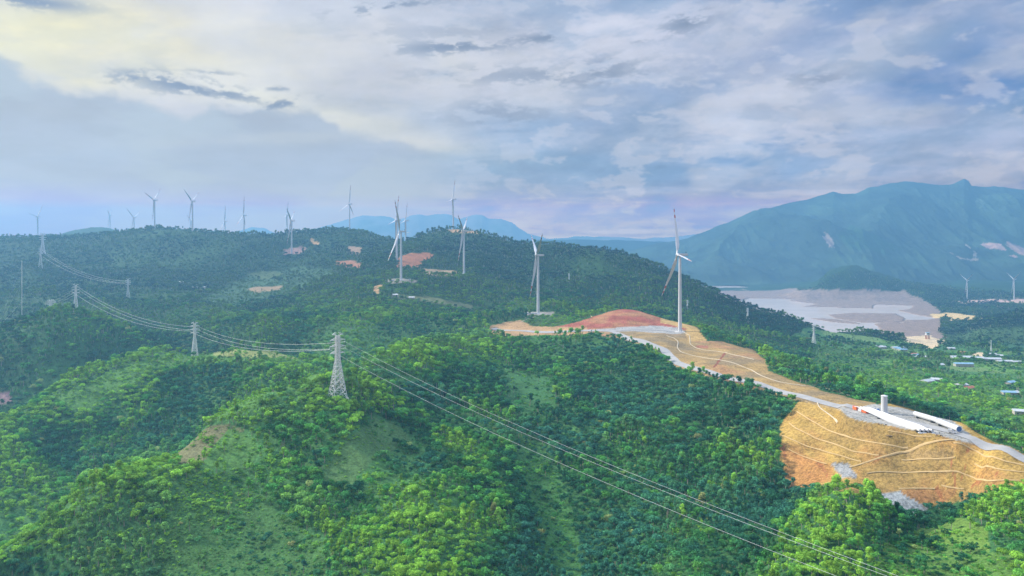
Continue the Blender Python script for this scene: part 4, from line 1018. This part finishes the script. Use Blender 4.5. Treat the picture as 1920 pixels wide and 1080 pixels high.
def turbine(px, d, s, phi, label, scale=1.0, foundation=False, z=None):
    """s: how open the rotor looks from the camera (signed), phi: first blade's lean from upright"""
    x = (px - CX) / F * d
    zz = height1(x, d) if z is None else z
    o = empty('wind_turbine', (x, d, zz), 0, scale)
    A_, B_ = 1.0, (px - CX) / F
    if px < 930: s = -s
    th = math.asin(max(-1, min(1, s / math.hypot(A_, B_)))) - math.atan2(B_, A_)   # sin(th)+cos(th)*tan(az)=s
    nrm = Vector((-math.cos(th), -math.sin(th), 0))           # upwind, to the left
    yaw = math.atan2(nrm.y, nrm.x)
    link('tower', ME_TOWER, o)
    if foundation: link('foundation', ME_FND, o); link('door', ME_DOOR, o)
    nc = link('nacelle', ME_NAC, o, (0, 0, HUB)); nc.rotation_euler = (0, 0, yaw)
    sm = link('weather_mast', ME_SENS, nc)
    tilt = Matrix.Rotation(R(-6), 4, 'Y')
    base = Matrix.Translation((0, 0, HUB)) @ Matrix.Rotation(yaw, 4, 'Z') @ tilt
    hb = link('hub', ME_HUB, o); hb.matrix_local = base
    # local +Y of the rotor frame appears right or left on screen
    ty = Matrix.Rotation(yaw, 3, 'Z') @ Vector((0, 1, 0))
    scr = ty.x - ty.y * (px - CX) / F
    sg = 1 if (scr > 0) else -1
    for k in range(3):
        a = R(phi + 120 * k) * sg
        bl = link('blade', ME_BLADE, o)
        bl.matrix_local = base @ Matrix.Translation((4.4, 0, 0)) @ Matrix.Rotation(-a, 4, 'X') @ Matrix.Translation((0, 0, 1.6))
        link('tip_band', ME_B1, bl); link('tip_band', ME_B2, bl)
    grp = 'wind turbines along the ridges'
    tag(o, label, 'wind turbine', grp)
    return o
TURB = [
 (1275,1108,.30,-24,'large white wind turbine on the gravel pad beside the red earth mound',1,True),
 (1009,1450,.16,60,'white wind turbine on the grassy shoulder left of the red mound',1,True),
 (752,1750,.38,-28,'white wind turbine on the small concrete pad, nearest of the middle cluster of three',1,True),
 (870,2000,.18,-60,'white wind turbine standing right of the tan clearing, in front of the peak hill',1,True),
 (744,2150,.20,20,'wind turbine at the left edge of the big red clearing, behind a nearer tower',1,False),
 (761,3000,.20,20,'hazy wind turbine in the saddle between two dark hilltops, rearmost of three',1,False),
 (850,2750,.20,20,'tall slim wind turbine on the very top of the peak hill',1,False),
 (655.5,3100,.45,5,'lone wind turbine on the hilltop left of the peak, with a blade reaching far left',1,False),
 (547,2616,.20,-60,'bright wind turbine whose whole tower stands against the dark far hillside',1,False),
 (538.5,3900,.20,20,'faint wind turbine right behind the bright one at the dip of the far ridge',1,False),
 (457.5,3150,.25,0,'wind turbine with one upright blade, next to the small faint one on the far ridge',1,False),
 (422,3800,.15,0,'small faint wind turbine with an upright blade, sunk behind the far ridge',1,False),
 (361,2850,.42,-60,'wind turbine mid far ridge, two upper blades spread in a V',1,False),
 (358.5,5200,.40,-60,'tiny distant wind turbine seen between the tower and blade of the V shaped one',1,False),
 (290,2950,.45,-72,'wind turbine on the far left ridge with one blade low to the left',1,False),
 (251.5,4000,.55,-57,'hazy wind turbine with a wide open rotor behind the left shoulder of the far ridge',1,False),
 (206.5,5000,.20,55,'tiny wind turbine above the pale far hill at the left',1,False),
 (71,3700,.50,-80,'leftmost wind turbine, rising behind the tall pylon on the horizon',1,False),
 (1813.5,3660,.60,-63,'small white wind turbine on the far plateau beyond the reservoir, left of two',.80,True),
 (1901.5,3500,.60,-63,'small white wind turbine at the right edge on the far plateau beyond the reservoir',.84,True),
]
for t in TURB: turbine(t[0], t[1], t[2], t[3], t[4], t[5], t[6])

# ------------------------------------------------------------------ lattice pylons
def pylon_parts(H, hb, hw, t, arm=6.5):
    """meshes of a tower: body lattice, arms, insulators, footings"""
    zw = H * .60
    def hwid(z): return hb + (hw - hb) * (z / zw) ** .92 if z < zw else hw + (hw * .85 - hw) * (z - zw) / (H - zw)
    body = MB(); lv = [0]
    z = 0; stp = H * .135
    while z < H * .97:
        z += stp; stp = max(stp * .84, H * .045); lv.append(min(z, H * .97))
    cor = [(-1,-1),(1,-1),(1,1),(-1,1)]
    for a, b in zip(lv[:-1], lv[1:]):
        wa, wb = hwid(a), hwid(b)
        for k in range(4):
            p1, p2 = cor[k], cor[(k+1) % 4]
            A1, B1_ = Vector((p1[0]*wa, p1[1]*wa, a)), Vector((p1[0]*wb, p1[1]*wb, b)); A2, B2_ = Vector((p2[0]*wa, p2[1]*wa, a)), Vector((p2[0]*wb, p2[1]*wb, b))
            body.bar(A1, B1_, t * 1.5); body.bar(A1, B2_, t); body.bar(A2, B1_, t); body.bar(B1_, B2_, t * .9)
            if a < H * .4:
                mA, mB = (A1 + B2_) / 2, (A1 + B1_) / 2; body.bar(mA, mB, t * .7); body.bar((A2 + B1_) / 2, (A2 + B2_) / 2, t * .7)
    arms = []
    for f_, L_ in ((.985, arm * .75), (.90, arm), (.80, arm * 1.08), (.70, arm)):
        for s in (-1, 1):
            m_ = MB(); z = H * f_; w = hwid(z)
            for yy in (-w, w):
                m_.bar((s*w, yy, z), (s*L_, 0, z + .2), t); m_.bar((s*w, yy, z + H*.035), (s*L_, 0, z + .2), t)
                for q in (.3, .6):
                    m_.bar((s*(w + (L_-w)*q), yy*(1-q), z + .2*q), (s*(w + (L_-w)*q), yy*(1-q), z + H*.035*(1-q) + .2*q), t * .7)
            m_.bar((s*(w+(L_-w)*.4), -w*.6, z), (s*(w+(L_-w)*.4), w*.6, z), t * .7)
            arms.append((m_.mesh('cross_arm', M_GALV), f_, s, L_))
    ins = MB(); 
    for k in range(8): ins.tube([(0, 0, -.3 * k), (0, 0, -.3 * k - .12)], [.10, .28], 8)
    foot = []
    for p_ in cor:
        m_ = MB(); m_.box((p_[0]*hb, p_[1]*hb, -1.0), (1.8, 1.8, 2.6)); foot.append(m_.mesh('footing', M_CONC))
    return dict(H=H, body=body.mesh('lattice_body', M_GALV), arms=arms, ins=ins.mesh('insulator', M_INSUL), foot=foot)
PB = pylon_parts(52, 5.8, 1.6, .30); PM = pylon_parts(52, 4.4, 1.4, .40); PT = pylon_parts(52, 3.0, .9, .5, 2.6); PF = pylon_parts(52, 5.5, 1.6, .85, 7.5); PS = pylon_parts(28, 3.2, 1.5, .60, 9.0)
def pylon(px, d, yaw, label, P=PB, scale=1.0, group='lattice pylons of the power line'):
    g = on_ground(px, d); o = empty('lattice_pylon', g, yaw, scale)
    link('lattice_body', P['body'], o)
    for (m_, f_, s, L_) in P['arms']:
        a = link('cross_arm', m_, o)
        if f_ < .95 and d < 1500: link('insulator', P['ins'], a, (s * L_, 0, P['H'] * f_))
    for m_ in P['foot']: link('footing', m_, o)
    tag(o, label, 'pylon', group); o['_'] = 0; del o['_']
    return dict(o=o, P=P, loc=g, yaw=yaw, sc=scale)
def attach(py_, f_, s):
    P = py_['P']; L_ = [a[3] for a in P['arms'] if abs(a[1] - f_) < .01][0]
    v = Matrix.Rotation(py_['yaw'], 3, 'Z') @ Vector((s * L_, 0, P['H'] * f_ - (.4 if f_ > .95 else 1.8))); return py_['loc'] + v * py_['sc']
A_ = pylon(633, 598, R(40), 'large white lattice pylon on the near green ridge, the biggest pylon', PB, 1.04)
B_ = pylon(365, 1070, R(37), 'lattice pylon on the grassy second ridge left of the big one', PM)
C_ = pylon(142, 1335, R(38), 'lattice pylon on the dark third hill, taller of the two there', PM, 1.02)
D_ = pylon(95, 1375, R(10), 'short lattice pylon with wide arms on the dark third hill at the left', PS)
E_ = pylon(76, 2350, R(30), 'lattice pylon on the left hillside at the upper end of the sagging lines', PM, 1.28)
F_ = pylon(240, 1950, R(30), 'lattice pylon beside the grassy bowl at the lower end of the far lines', PM, 1.04)
G_ = pylon(80, 2620, R(30), 'pale lattice pylon on the skyline behind the left hillside one', PF, 1.5)
pylon(1526, 1617, R(20), 'hazy lattice pylon on the lower slope of the large right hill, near the valley', PM, .9)
pylon(1402, 1850, R(20), 'small lattice pylon high on the large right hill, below its ridge line', PF, .55)
pylon(1289, 1760, R(20), 'small lattice pylon just right of the large turbine tower', PF, .45)
pylon(1067, 1950, R(20), 'tiny pale lattice pylon on the hillside right of the second turbine', PF, .42)
pylon(1858.5, 1720, R(10), 'slim lattice pylon beside the village in the valley', PT, .55)

def wire(a, b, sag, r, label, group, n=28):
    pts = [a.lerp(b, i / n) - Vector((0, 0, 4 * sag * (i / n) * (1 - i / n))) for i in range(n + 1)]
    mb = MB(); mb.tube(pts, r, 5, True); o = mb.build('power_line_conductor', M_WIRE, None, True)
    tag(o, label, 'power line', group)
SPEC = [(.90, 1, 'highest'), (.80, 1, 'middle'), (.80, -1, 'lowest')]
def span(P1, P2, sag, r, where):
    for f_, s, nm in SPEC: wire(attach(P1, f_, s), attach(P2, f_, s), sag, r, f'{nm} of the three conductors {where}', f'conductors {where}')
span(A_, B_, 11, .10, 'between the biggest pylon and the second ridge pylon')
span(C_, B_, 17, .15, 'sagging from the third hill down to the second ridge pylon')
span(E_, F_, 24, .20, 'between the left hillside pylon and the bowl pylon')
span(D_, C_, 2, .25, 'linking the short and the tall pylon on the third hill')
for f_, s, nm, (ex, ey, ed) in ((.90, 1, 'upper', (1790, 1119, 262)), (.80, 1, 'middle', (1800, 1130, 260)), (.80, -1, 'lower', (1700, 1131, 262))):
    wire(attach(A_, f_, s), world(ex, ey, ed), 7.0, .052, f'{nm} conductor running from the biggest pylon down to the lower right corner', 'conductors crossing the near slope')

# met mast with guys
o = empty('guyed_mast', on_ground(41, 1345)); mb = MB(); Hm = 118; w = .7
for k in range(3):
    a0, a1 = 2*math.pi*k/3, 2*math.pi*(k+1)/3
    mb.bar((math.cos(a0)*w, math.sin(a0)*w, 0), (math.cos(a0)*w, math.sin(a0)*w, Hm), .22)
    for i in range(40):
        z0, z1 = Hm*i/40, Hm*(i+1)/40
        mb.bar((math.cos(a0)*w, math.sin(a0)*w, z0), (math.cos(a1)*w, math.sin(a1)*w, z1), .14)
mb.build('lattice_shaft', M_GALV, o)
for k in range(3):
    a = 2*math.pi*k/3 + .4; g = MB()
    for zz in (40, 78, 112): g.bar((0, 0, zz), (math.cos(a)*55, math.sin(a)*55, -4), .07)
    g.build('guy_wire', M_WIRE, o)
tag(o, 'very tall thin guyed mast on the far left hill', 'mast')
for px_, d_, h_, lb in ((18, 3050, 30, 'tiny mast on the skyline at the far left edge'), (116, 3020, 22, 'tiny mast on the skyline right of the leftmost turbine')):
    o = empty('skyline_mast', on_ground(px_, d_, 0)); mb = MB(); mb.tube([(0,0,-2),(0,0,h_)], [1.2,.5], 6); mb.build('shaft', M_GREYW, o); mb = MB(); mb.box((0,0,h_*.86), (3.4,3.4,1.0)); mb.build('antenna_ring', M_GREYW, o)
    tag(o, lb, 'mast')

# ------------------------------------------------------------------ storage platform
# standing tower section
g = on_ground(1658, 566, .45); o = empty('tower_section', g)
mb = MB(); mb.tube([(0,0,.3),(0,0,13.2)], [2.35,2.30], 28); mb.build('shell', M_WHITE, o, True)
mb = MB(); mb.tube([(0,0,13.2),(0,0,13.45),(0,0,14.1)], [2.5,2.5,.3], 28); mb.build('cap', M_GREYW, o)
mb = MB(); mb.tube([(0,0,-.6),(0,0,.35)], 3.3, 28); mb.build('base_ring', M_CONC, o)
tag(o, 'upright white tower section standing alone on the storage platform', 'tower section', 'turbine tower sections on the platform')
def lying(p0, p1, r, label):
    a = on_ground(*p0); b = on_ground(*p1); z = max(a.z, b.z) + r + .7; a.z = b.z = z
    mid = (a + b) / 2; o = empty('tower_section', (mid.x, mid.y, z - r)); d = (b - a); L_ = d.length; o.rotation_euler = (0, 0, math.atan2(d.y, d.x))
    mb = MB(); mb.tube([(-L_/2,0,r),(L_/2,0,r)], r, 26, False); mb.build('shell', M_WHITE, o, True)
    for s in (-1, 1):
        m_ = MB(); m_.tube([(s*L_/2,0,r),(s*(L_/2+.25),0,r)], [r*1.05]*2, 26); m_.build('end_flange', M_GREYW, o)
        m_ = MB(); m_.tube([(s*(L_/2+.26),0,r),(s*(L_/2+.30),0,r)], [r*.9]*2, 26); m_.build('end_cover', M_BLUE if s > 0 and 'right' in label else M_DARK, o)
        m_ = MB(); m_.box((s*L_*.33,0,.05), (1.2,r*2.1,1.5)); m_.build('cradle', M_DARK, o)
    tag(o, label, 'tower section', 'turbine tower sections on the platform')
lying((1716, 553), (1757, 533), 1.95, 'white tower section lying on its side, left of the two end to end')
lying((1759, 530), (1798, 507), 2.05, 'white tower section lying on its side, right of the two with a blue end cover')
# blades laid side by side
tip = on_ground(1606, 572); root = on_ground(1727, 509); dr = Vector((root.x - tip.x, root.y - tip.y, 0)); L_ = dr.length; dr.normalize(); pr = Vector((-dr.y, dr.x, 0))
sc = (L_) / BL
WHICH = ['nearest the edge of the platform', 'second from the platform edge', 'third from the platform edge', 'farthest from the platform edge']
for k in range(4):
    p0 = root + pr * (k * 2.35 - .6) + dr * (k * 1.2); zz = height1(p0.x, p0.y) + 1.6
    o = empty('turbine_blade', (p0.x, p0.y, zz - 1.6)); 
    q = link('shell', ME_BLADE, o); rot = (-dr).to_track_quat('Z', 'X').to_matrix().to_4x4()
    dz = (height1(p0.x - dr.x*L_, p0.y - dr.y*L_) - height1(p0.x, p0.y)) / L_
    rot = Vector((-dr.x, -dr.y, dz)).to_track_quat('Z', 'X').to_matrix().to_4x4()
    q.matrix_local = Matrix.Translation((0, 0, 1.6)) @ rot @ Matrix.Diagonal((.75, .75, sc, 1))
    m_ = MB(); m_.tube([(0,0,-.35),(0,0,.02)], [1.56,1.56], 24); e = m_.build('root_ring', M_GREYW, o); e.matrix_local = q.matrix_local
    m_ = MB(); m_.tube([(0,0,-.40),(0,0,-.36)], [1.30,1.30], 24); e = m_.build('root_cover', M_GLASS, o); e.matrix_local = q.matrix_local
    for q_ in (.04, .62):
        c0 = Vector((0,0,0)) - dr * L_ * q_; m_ = MB(); m_.box((c0.x, c0.y, .2 + dz * L_ * q_), (.9, 2.0, 1.2), Matrix.Rotation(math.atan2(dr.y, dr.x), 3, 'Z')); m_.build('cradle', M_DARK, o)
    tag(o, f'long white rotor blade lying on the platform, {WHICH[k]}', 'rotor blade', 'rotor blades stored on the platform')
# orange transport frames at the tips
for px_, d_, lb, n_ in ((1604.5, 576, 'orange steel transport frame at the far left end of the stored blades', 3.6), (1622, 566, 'wider orange steel transport frame next to the white crate', 4.6)):
    g = on_ground(px_, d_, .3); o = empty('transport_frame', g, math.atan2(dr.y, dr.x))
    for yy in (-1.2, 1.2):
        m_ = MB()
        m_.box((0, yy, 1.5), (n_, .35, 2.4)); m_.build('side_panel', M_ORANGE, o)
    m_ = MB()
    for xx in (-n_/2, n_/2): m_.bar((xx,-1.2,.1), (xx,-1.2,3.1), .3); m_.bar((xx,1.2,.1), (xx,1.2,3.1), .3); m_.bar((xx,-1.2,3.0), (xx,1.2,3.0), .3); m_.bar((xx,-1.2,.2), (xx,1.2,.2), .3)
    m_.build('posts', M_ORANGE, o); m_ = MB(); m_.box((0,0,2.5), (n_*.8,1.9,.5)); m_.build('saddle', M_GREYW, o)
    tag(o, lb, 'transport frame', 'orange frames on the platform')
g = on_ground(1613, 570, .3); o = empty('crate', g, math.atan2(dr.y, dr.x)); m_ = MB(); m_.box((0,0,1.0), (3.6,1.5,1.7)); m_.build('box', M_WHITE, o); m_ = MB(); m_.box((0,0,1.92), (3.8,1.7,.12)); m_.build('lid', M_GREYW, o)
tag(o, 'low white crate between the two orange frames', 'crate')

def pickup(px_, d_, rz, paint, label, van=False):
    o = empty('box_truck' if van else 'pickup_truck', on_ground(px_, d_, .35), rz)
    m_ = MB(); m_.box((0,0,.95), (4.9,1.85,.75)); m_.box((1.75,0,1.15), (1.3,1.8,.5)); m_.build('body', paint, o)
    m_ = MB(); m_.add([(-.6,-.85,1.3),(1.35,-.85,1.3),(1.35,.85,1.3),(-.6,.85,1.3),(-.4,-.72,2.0),(.8,-.72,2.0),(.8,.72,2.0),(-.4,.72,2.0)], [(0,1,5,4),(1,2,6,5),(2,3,7,6),(3,0,4,7),(4,5,6,7)]); m_.build('cab', paint, o)
    m_ = MB(); m_.add([(.85,-.74,1.9),(1.33,-.86,1.42),(1.33,.86,1.42),(.85,.74,1.9)], [(0,1,2,3)]); m_.v = [(x+.03,y,z+.02) for x,y,z in m_.v]; m_.build('windscreen', M_GLASS, o)
    if van: m_ = MB(); m_.box((-1.5,0,1.9), (2.6,1.95,1.6)); m_.build('cargo_box', paint, o)
    for xx in (-1.5, 1.5):
        for yy in (-.9, .9): m_ = MB(); m_.tube([(xx,yy-.12,.38),(xx,yy+.12,.38)], .40, 14); m_.build('wheel', M_DARK, o)
    tag(o, label, 'truck'); return o
pickup(1639, 575, R(-30), M_WHITE, 'small white pickup parked left of the upright tower section')
pickup(1647, 571, R(70), M_BLUE, 'small dark blue pickup parked against the upright tower section')
pickup(1786, 505, R(-35), M_WHITE, 'white box truck parked beside the end of the right lying section', True)
def bike(px_, d_, rz, paint, label):
    o = empty('motorbike', on_ground(px_, d_, .35), rz)
    for xx in (-.62, .62): m_ = MB(); m_.tube([(xx,-.06,.32),(xx,.06,.32)], .32, 14); m_.build('wheel', M_DARK, o)
    m_ = MB(); m_.box((0,0,.55), (.7,.3,.35)); m_.bar((.62,0,.32), (.42,0,1.0), .08); m_.bar((-.62,0,.32), (0,0,.6), .08); m_.build('frame', paint, o)
    m_ = MB(); m_.box((-.25,0,.82), (.75,.28,.14)); m_.build('seat', M_DARK, o)
    m_ = MB(); m_.bar((.42,-.36,1.02), (.42,.36,1.02), .06); m_.build('handlebar', M_GREYW, o)
    tag(o, label, 'motorbike', 'motorbikes parked on the platform')
bike(1648, 530, R(20), M_RED, 'red motorbike parked in front of the stored blades, leftmost of three')
bike(1653, 529, R(60), M_TIMBER, 'rust brown motorbike parked in front of the stored blades, middle of three')
bike(1661.5, 527, R(0), M_DARK, 'black motorbike parked in front of the stored blades, rightmost of three')
bike(1757, 499, R(10), M_RED, 'red motorbike below the lying tower sections, left of two')
bike(1765, 497, R(-20), M_DARK, 'dark motorbike below the lying tower sections, right of two')
bike(1762, 505, R(40), M_GREYW, 'grey motorbike standing behind the red and dark pair')
g = on_ground(1668, 516, .3); o = empty('timber_stack', g, R(-8)); m_ = MB()
for i in range(4): m_.box((0, i*.32 - .5, .2), (4.2, .26, .3))
m_.build('beams', M_TIMBER, o); m_ = MB(); m_.box((-1.2,0,.0), (.2,1.5,.15)); m_.box((1.2,0,.0), (.2,1.5,.15)); m_.build('bearers', M_DARK, o)
tag(o, 'low stack of brown timber at the front edge of the platform', 'timber stack')

# ------------------------------------------------------------------ valley village
def house(px_, py_, w, l, h, rz, roof, label, group='houses in the valley', name='house'):
    g = drape(px_, py_); o = empty(name, (g.x, g.y, g.z - .5), rz)
    m_ = MB(); m_.box((0,0,h/2), (l,w,h)); m_.build('wall', M_WALL, o)
    rh = w * .22; ov = .6; m_ = MB()
    a, b = l/2 + ov, w/2 + ov
    m_.add([(-a,-b,h),(a,-b,h),(a,b,h),(-a,b,h),(-a,0,h+rh),(a,0,h+rh),(-a,-b,h+.25),(a,-b,h+.25),(a,b,h+.25),(-a,b,h+.25),(-a,0,h+rh+.25),(a,0,h+rh+.25)],
           [(0,3,2,1),(6,7,11,10),(8,9,10,11),(0,1,7,6),(2,3,9,8),(0,6,10,9,3),(1,2,8,11,7)]); m_.build('roof', roof, o)
    m_ = MB(); m_.box((0,-w/2-.03,1.1), (1.3,.12,2.2)); m_.build('door', M_TIMBER, o)
    for xx in (-l*.3, l*.3): m_ = MB(); m_.box((xx,-w/2-.03,1.7), (1.6,.12,1.2)); m_.build('window', M_GLASS, o)
    tag(o, label, 'house' if name == 'house' else 'shed', group)
def v6(x, y): return 1600 + x / 6, 600 + y / 6
r_ = random.Random(4)
HS = [((285,312),'left of the upper hamlet at the foot of the large hill'),((322,322),'right one of the pair at the foot of the large hill'),((465,325),'upper left in the row of pale roofs below the hill'),((492,336),'second in the row of pale roofs below the hill'),((528,343),'third in the row of pale roofs below the hill'),((560,350),'lowest in the row of pale roofs below the hill'),((580,326),'set back behind the row of pale roofs'),
      ((680,402),'upper left among the trees in the middle of the valley'),((712,412),'beside the upper left one among the valley trees'),((690,432),'lower left among the valley trees'),((782,428),'left of the close pair among the valley trees'),((828,436),'right of the close pair among the valley trees'),
      ((1100,332),'above the long shed near the meadow'),((1222,385),'directly behind the long white shed'),((975,527),'alone in the dark grove below the long shed'),((935,700),'at the edge of the nearest bright field'),((830,716),'half hidden left of the nearest bright field'),((1220,762),'between two green plots in the near valley'),((1305,792),'with the long roof by the near plots'),
      ((1745,850),'among trees at the near right'),((1795,846),'farther right among the near trees'),((1770,722),'alone in the right hand fields'),((1650,482),'right end of the shed row'),((1740,484),'beyond the right end of the shed row'),((1835,490),'at the right edge of the village'),((1640,420),'beside the slim valley pylon'),((1560,400),'just below the slim valley pylon'),((1890,1060),'large pale one at the right edge behind the forest belt')]
for i, ((x, y), w_) in enumerate(HS):
    roof = [M_ROOFW, M_ROOFW, M_ROOFB, M_ROOFW, M_ROOFR][r_.randrange(5)]; cn = {M_ROOFW: 'pale', M_ROOFB: 'blue-grey', M_ROOFR: 'terracotta'}[roof]
    a, b = v6(x, y); house(a, b, r_.uniform(8, 11), r_.uniform(13, 20), r_.uniform(3.5, 5), R(r_.uniform(-30, 30)), roof, f'{cn} roofed house {w_}')
for (x, y), l, w_, lb, rf in (((1215,452),42,16,'long white roofed shed, largest building of the village',M_ROOFW),((1370,458),32,14,'pale shed joined to the right of the largest one',M_ROOFW),((1530,470),44,12,'low pink-grey shed right of the joined pair',M_ROOFW),((1240,524),34,10,'low greenhouse-like shed below the largest one',M_ROOFB)):
    a, b = v6(x, y); house(a, b, w_, l, 6, R(-4), rf, lb, 'sheds of the village', 'long_shed')
for px_, py_, lb in ((340, 533, 'tiny white hut on the far grassy bowl, leftmost of three'), (366, 542, 'tiny white hut on the far grassy bowl, middle of three'), (381, 542, 'tiny white hut on the far grassy bowl, rightmost of three'), (741, 558, 'tiny white hut on the slope under the concrete pad'), (772, 563, 'tiny white hut on the dry strip below the middle turbines')):
    house(px_, py_, 8, 12, 6, 0, M_WHITE, lb, 'huts on the middle hills', 'hut')
# intake tower by the reservoir
g = drape(1739, 636); g.z -= 1; o = empty('intake_tower', g)
m_ = MB()
for sx in (-4,4):
    for sy in (-3,3): m_.box((sx,sy,7), (1.8,1.8,16))
m_.build('legs', M_ROOFR, o); m_ = MB(); m_.box((0,0,14), (12,9,1.2)); m_.build('deck', M_GREYW, o); m_ = MB(); m_.box((0,0,17.5), (10,7.5,6)); m_.build('cabin', M_WHITE, o); m_ = MB(); m_.box((0,0,21), (12,9,.8)); m_.build('roof', M_ROOFB, o)
m_ = MB(); m_.box((0,-3.82,17.5), (7,.15,1.8)); m_.build('window_band', M_GLASS, o)
tag(o, 'small tower on tall legs with a pale cabin by the sandy reservoir bank', 'intake tower')
# white parts lying by the second turbine pad, and site boxes by the middle ones
g = on_ground(995, 1440, 1.2); o = empty('tower_segment', g, R(3)); m_ = MB(); m_.tube([(-13,0,1.2),(13,0,1.2)], 1.3, 16); m_.build('shell', M_WHITE, o, True); m_ = MB(); m_.tube([(13,0,1.2),(13.3,0,1.2)], 1.45, 16); m_.build('flange', M_GREYW, o)
tag(o, 'white tube lying at the foot of the second turbine', 'tower section')
for px_, d_, w_, lb in ((735, 1745, 8, 'white site container left of the middle turbine base'), (768, 1748, 6, 'white site container right of the middle turbine base'), (861, 2000, 6, 'white site container at the foot of the turbine by the tan clearing')):
    g = on_ground(px_, d_, .8); o = empty('site_container', g); m_ = MB(); m_.box((0,0,1.5), (w_,3,3)); m_.build('box', M_WHITE, o); m_ = MB(); m_.box((0,-1.55,1.3), (1.2,.1,2.1)); m_.build('door', M_BLUE, o)
    tag(o, lb, 'container', 'containers beside the middle turbines')
